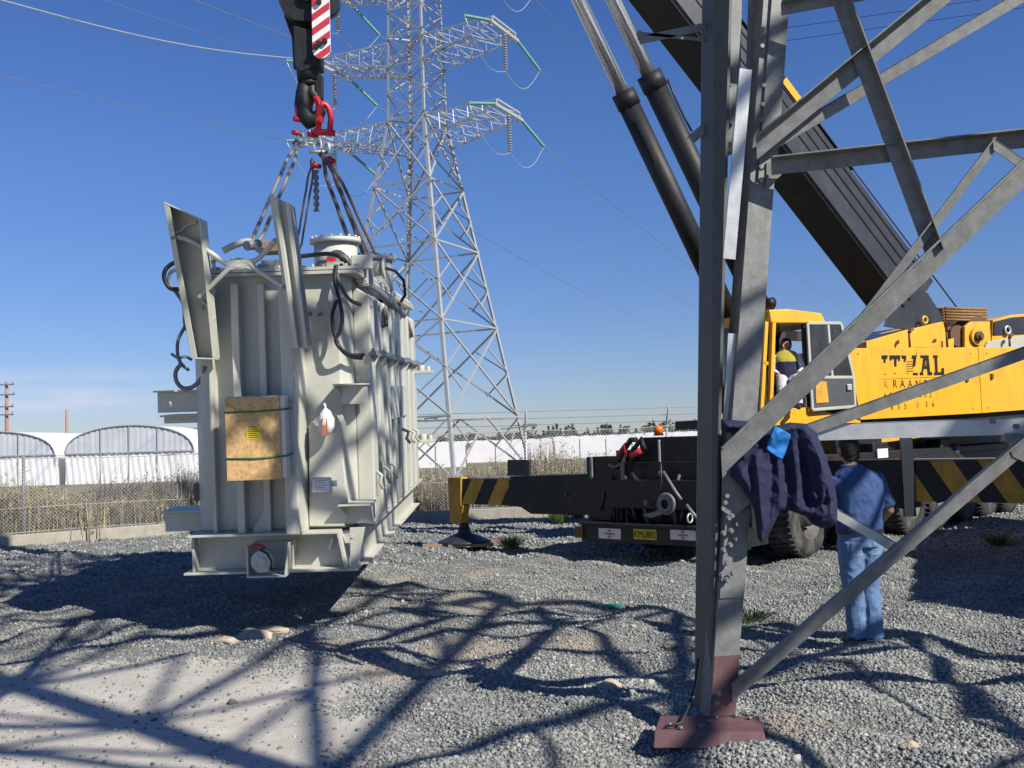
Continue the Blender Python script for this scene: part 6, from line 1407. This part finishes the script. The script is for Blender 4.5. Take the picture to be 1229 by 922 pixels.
for sg in (-1, 1):
    sh = op(hf_*.5, .19*sg, .44); el = op(hf_*.5+.10, .25*sg, .20); wr_ = op(.33, .15*sg, .12)
    g_.limb([sh, sh.lerp(el,.5), el, el.lerp(wr_,.85)], [.075,.066,.058,.045], PC_); g_.limb([el.lerp(wr_,.7), wr_], [.035,.03], M['skin']); hand(g_, wr_, (wr_-el), Z3, near*(-1 if sg > 0 else 1), .95, .7)
    hp_ = op(0, .09*sg, .0); kn = op(.40, .12*sg, .05); an = op(.46, .12*sg, -.36)
    g_.limb([hp_, hp_.lerp(kn,.5), kn, kn.lerp(an,.5), an], [.11,.1,.082,.075,.07], PC_); g_.limb([an-of*.05-Z3*.04, an+of*.14-Z3*.06], [.045,.036], M['shoe'])
oper = g_.fuse('person', .009, .012, 'crane operator sitting in the cab in yellow shouldered navy and pale workwear', 'person', smooth=2, wr_mats=(NV, PC_))
h2 = Fig(); h2.ball(hc2+Z3*.018-fd*.015, .106, (.88,.88,1.06), M['hair']); ho = h2.fuse('hair', .007, .008, parent=oper, wscale=50, wr_mats=(M['hair'],), smooth=1)
bm = bmesh.new(); bm.from_mesh(ho.data); kill = [v for v in bm.verts if (v.co-hc2).dot(fd) > .03 and (v.co-hc2).z < .06]; bmesh.ops.delete(bm, geom=kill, context='VERTS'); bm.to_mesh(ho.data); bm.free()
b2 = Fig(); b2.ball(hc2+fd*.052-Z3*.072, .05, (1.05,1.05,.75), M['hair']); b2.fuse('beard', .006, .004, parent=oper, wscale=60, wr_mats=(M['hair'],), smooth=1)
for sg in (-1, 1): e = MB(); e.ball(hc2+fd*.091+fs_*(.032*sg)+Z3*.012, .010, (1,1,.8), 2); e.build('eye', M['ink'], oper)
m = MB(); m.ball(op(.14,-.02,.16), .01, (1,1,1), 1)

# ------------------------------------------------------------------ jacket thrown over the braces
JD = TA.y-.06
def jp(px, py, d=0): return at_y(px, py, JD+d)
OL = [(867,506),(879.5,504),(897,505.5),(912,512),(933,510.5),(948,507),(967,508.5),(980,519),(990,545),(1000,575),(1005,601),(1005,626),(997,633),(985,634),(974,629),(967,620),(961,618),(948,613),(936,614),(930,627),(922,643),(914,652),(909,646),(905.5,614),(901,602),(889,584),(876,571),(878,563),(888,552),(883,544),(890,531),(884,521),(868,518)]
OLs = [Vector((x, y)) for x, y in OL]
def seg_d(p, a, b):
    ab = b-a; t = max(0, min(1, (p-a).dot(ab)/ab.length_squared)); return (p-a-ab*t).length, a+ab*t
def inside(p):
    c = False; n = len(OLs)
    for i in range(n):
        a, b = OLs[i], OLs[(i+1) % n]
        if (a.y > p.y) != (b.y > p.y) and p.x < (b.x-a.x)*(p.y-a.y)/(b.y-a.y)+a.x: c = not c
    return c
FOLDS = [  # (points, amplitude towards the viewer, width px)
 ([(950,508),(972,540),(988,590),(986,628)], .05, 9), ([(968,510),(985,552),(999,600),(1001,622)], .045, 6), ([(958,518),(966,555),(969,610)], -.06, 4), ([(977,560),(982,600),(975,622)], -.035, 3),
 ([(944,552),(947,585),(945,612)], -.045, 5), ([(952,540),(957,575),(957,612)], .03, 4), ([(934,556),(937,590),(934,612)], .03, 3.5), ([(928,540),(925,585),(919,640)], -.04, 3.5),
 ([(908,548),(912,595),(914,648)], .045, 5), ([(900,560),(904,590),(907,612)], -.03, 3), ([(921,545),(920,590),(917,630)], .025, 3), ([(884,556),(893,575),(903,596)], .03, 5), ([(915,530),(895,552),(882,565)], -.035, 4),
 ([(966,598),(984,607),(1004,600)], -.03, 3), ([(968,612),(985,620),(1003,614)], .03, 4), ([(935,512),(921,538),(936,553)], .03, 3), ([(948,524),(940,556)], -.02, 3), ([(870,512),(890,511),(908,520)], .04, 6), ([(960,525),(978,575),(979,600)], .02, 3),
 ([(990,548),(993,580),(991,604)], -.025, 2.5), ([(903,520),(925,522),(950,514)], .02, 6)]
FO = [([Vector(q) for q in pts], am, w) for pts, am, w in FOLDS]
def depth_at(p):
    de = min(seg_d(p, OLs[i], OLs[(i+1) % len(OLs)])[0] for i in range(len(OLs)))
    e = min(1, de/8); d = .045*math.sqrt(1-(1-e)**2); 
    for pts, am, w in FO:
        k = min(seg_d(p, pts[i], pts[i+1])[0] for i in range(len(pts)-1)); d += am*(.8 if w > 4.5 else .62)*math.exp(-(k/(w*1.35))**1.5)*(.3+.7*e)
    q = Vector((p.x*.05, p.y*.03, 0)); d += (.03*noise.noise(q*.8)+.02*(.5-abs(noise.noise(q*1.9)))+.004*(.5-abs(noise.noise(q*4.2+Vector((5,2,1))))))*e
    return d
st = 1.15; x0_, y0_ = 865, 502; nx, ny = int(143/st)+2, int(153/st)+2; P2 = {}; insd = {}
for i in range(nx):
    for j in range(ny): p = Vector((x0_+i*st, y0_+j*st)); P2[i, j] = p; insd[i, j] = inside(p)
cells = [(i, j) for i in range(nx-1) for j in range(ny-1) if inside(P2[i, j]+Vector((st/2, st/2)))]
vid = {}; vf = []; vb = []
for (i, j) in cells:
    for c in ((i, j), (i+1, j), (i+1, j+1), (i, j+1)):
        if c not in vid:
            p = P2[c].copy()
            best = min((seg_d(p, OLs[k], OLs[(k+1) % len(OLs)]) for k in range(len(OLs))), key=lambda t: t[0])
            if not insd[c] or best[0] < st*.6: p = best[1].copy()
            vid[c] = len(vf); d = depth_at(p); vf.append(jp(p.x, p.y, -d)); vb.append(jp(p.x, p.y, .012+.04*min(1, best[0]/8)))
n_ = len(vf); fs = []; edges = {}
for (i, j) in cells:
    q = [vid[i, j], vid[i+1, j], vid[i+1, j+1], vid[i, j+1]]; fs.append(q); fs.append([n_+k for k in reversed(q)])
    for a, b in zip(q, q[1:]+q[:1]): edges[(a, b)] = edges.get((a, b), 0)+1
for (a, b) in list(edges):
    if (b, a) not in edges: fs.append([b, a, n_+a, n_+b])
m = MB(); m.smooth = True; m.add(vf+vb, fs)
lin = [Vector(q) for q in ((930,512),(948,521),(939,552.5),(919.5,539))]
def in_poly(p, poly):
    c = False; n = len(poly)
    for i in range(n):
        a, b = poly[i], poly[(i+1) % n]
        if (a.y > p.y) != (b.y > p.y) and p.x < (b.x-a.x)*(p.y-a.y)/(b.y-a.y)+a.x: c = not c
    return c
jo = m.build('jacket', [M['navy']]); tag(jo, 'dark navy jacket with bright blue lining thrown over the tower brace', 'jacket')
nu, nv = 14, 18; vs = []
for i in range(nu+1):
    for j in range(nv+1):
        u, v = i/nu, j/nv; p = lin[0].lerp(lin[1], u).lerp(lin[3].lerp(lin[2], u), v); p = p + Vector((1.6*math.sin(v*3.1+.4)*(1 if u > .5 else -.3), 1.5*math.sin(u*4.2)*(v-.3))); d = depth_at(p)+.006; vs.append(jp(p.x, p.y, -d))
m = MB(); m.smooth = True; m.add(vs, [(i*(nv+1)+j, (i+1)*(nv+1)+j, (i+1)*(nv+1)+j+1, i*(nv+1)+j+1) for i in range(nu) for j in range(nv)]); lo_ = m.build('lining', M['lining'], jo)
sd_ = lo_.modifiers.new('thick', 'SOLIDIFY'); sd_.thickness = .004
# ------------------------------------------------------------------ light, sky, camera settings
SUN_EL = R(39); sx_, sy_ = .75, -.66
sd = bpy.data.lights.new('sun', 'SUN'); sd.energy = 5.0; sd.angle = R(.53); sd.color = (1, .95, .87)
so = bpy.data.objects.new('sun', sd); C.objects.link(so)
dirv = Vector((sx_/math.hypot(sx_, sy_)*math.cos(SUN_EL), sy_/math.hypot(sx_, sy_)*math.cos(SUN_EL), math.sin(SUN_EL)))
so.rotation_euler = dirv.to_track_quat('Z', 'Y').to_euler(); so.location = dirv*60
w = bpy.data.worlds.new('World'); scene.world = w; w.use_nodes = True; N = w.node_tree.nodes; L = w.node_tree.links
bg = N['Background']; sky = N.new('ShaderNodeTexSky'); sky.sky_type = 'NISHITA'; sky.sun_disc = False
sky.sun_elevation = SUN_EL; sky.sun_rotation = math.atan2(sx_, sy_); sky.air_density = 1.0; sky.dust_density = .1; sky.ozone_density = 4.0; sky.altitude = 0
# thin low cloud streaks towards the left horizon
tc = N.new('ShaderNodeTexCoord'); sp_ = N.new('ShaderNodeSeparateXYZ'); L.new(tc.outputs['Generated'], sp_.inputs[0])
mp = N.new('ShaderNodeMapping'); mp.inputs['Scale'].default_value = (5, 5, 34); L.new(tc.outputs['Generated'], mp.inputs[0])
nz = N.new('ShaderNodeTexNoise'); nz.inputs['Scale'].default_value = 1.6; nz.inputs['Detail'].default_value = 7; L.new(mp.outputs[0], nz.inputs['Vector'])
def mr(src, a, b, c=0, d=1):
    r = N.new('ShaderNodeMapRange'); r.inputs[1].default_value = a; r.inputs[2].default_value = b; r.inputs[3].default_value = c; r.inputs[4].default_value = d; L.new(src, r.inputs[0]); return r.outputs[0]
def mul(a, b):
    r = N.new('ShaderNodeMath'); r.operation = 'MULTIPLY'; L.new(a, r.inputs[0]); L.new(b, r.inputs[1]); return r.outputs[0]
fac = mul(mul(mr(nz.outputs[0], .40, .62), mr(sp_.outputs[2], .03, .045)), mul(mr(sp_.outputs[2], .085, .055), mr(sp_.outputs[0], -.27, -.38)))
mx = N.new('ShaderNodeMix'); mx.data_type = 'RGBA'; mx.inputs[7].default_value = (6.3, 7.0, 9.2, 1)
fm = N.new('ShaderNodeMath'); fm.operation = 'MULTIPLY'; fm.inputs[1].default_value = .9; L.new(fac, fm.inputs[0]); L.new(fm.outputs[0], mx.inputs[0]); L.new(sky.outputs[0], mx.inputs[6])
cr = N.new('ShaderNodeValToRGB'); el = cr.color_ramp.elements; el[0].position = 0; el[0].color = (.70,.75,1.0,1); el[1].position = .55; el[1].color = (.50,.72,1.23,1)
for p_, c_ in ((.13,(.66,.76,1.06)), (.28,(.64,.84,1.22))): e_ = el.new(p_); e_.color = (*c_, 1)
L.new(sp_.outputs[2], cr.inputs[0]); tint = N.new('ShaderNodeMix'); tint.data_type = 'RGBA'; tint.blend_type = 'MULTIPLY'; tint.inputs[0].default_value = 1; L.new(sky.outputs[0], tint.inputs[6]); L.new(cr.outputs[0], tint.inputs[7]); L.new(tint.outputs[2], mx.inputs[6])
L.new(mx.outputs[2], bg.inputs['Color']); bg.inputs['Strength'].default_value = .071
scene.view_settings.view_transform = 'Standard'; scene.view_settings.look = 'None'; scene.view_settings.exposure = .42; scene.view_settings.gamma = 1
scene.render.engine = 'CYCLES'; scene.cycles.max_bounces = 6; scene.cycles.diffuse_bounces = 2; scene.cycles.transparent_max_bounces = 8
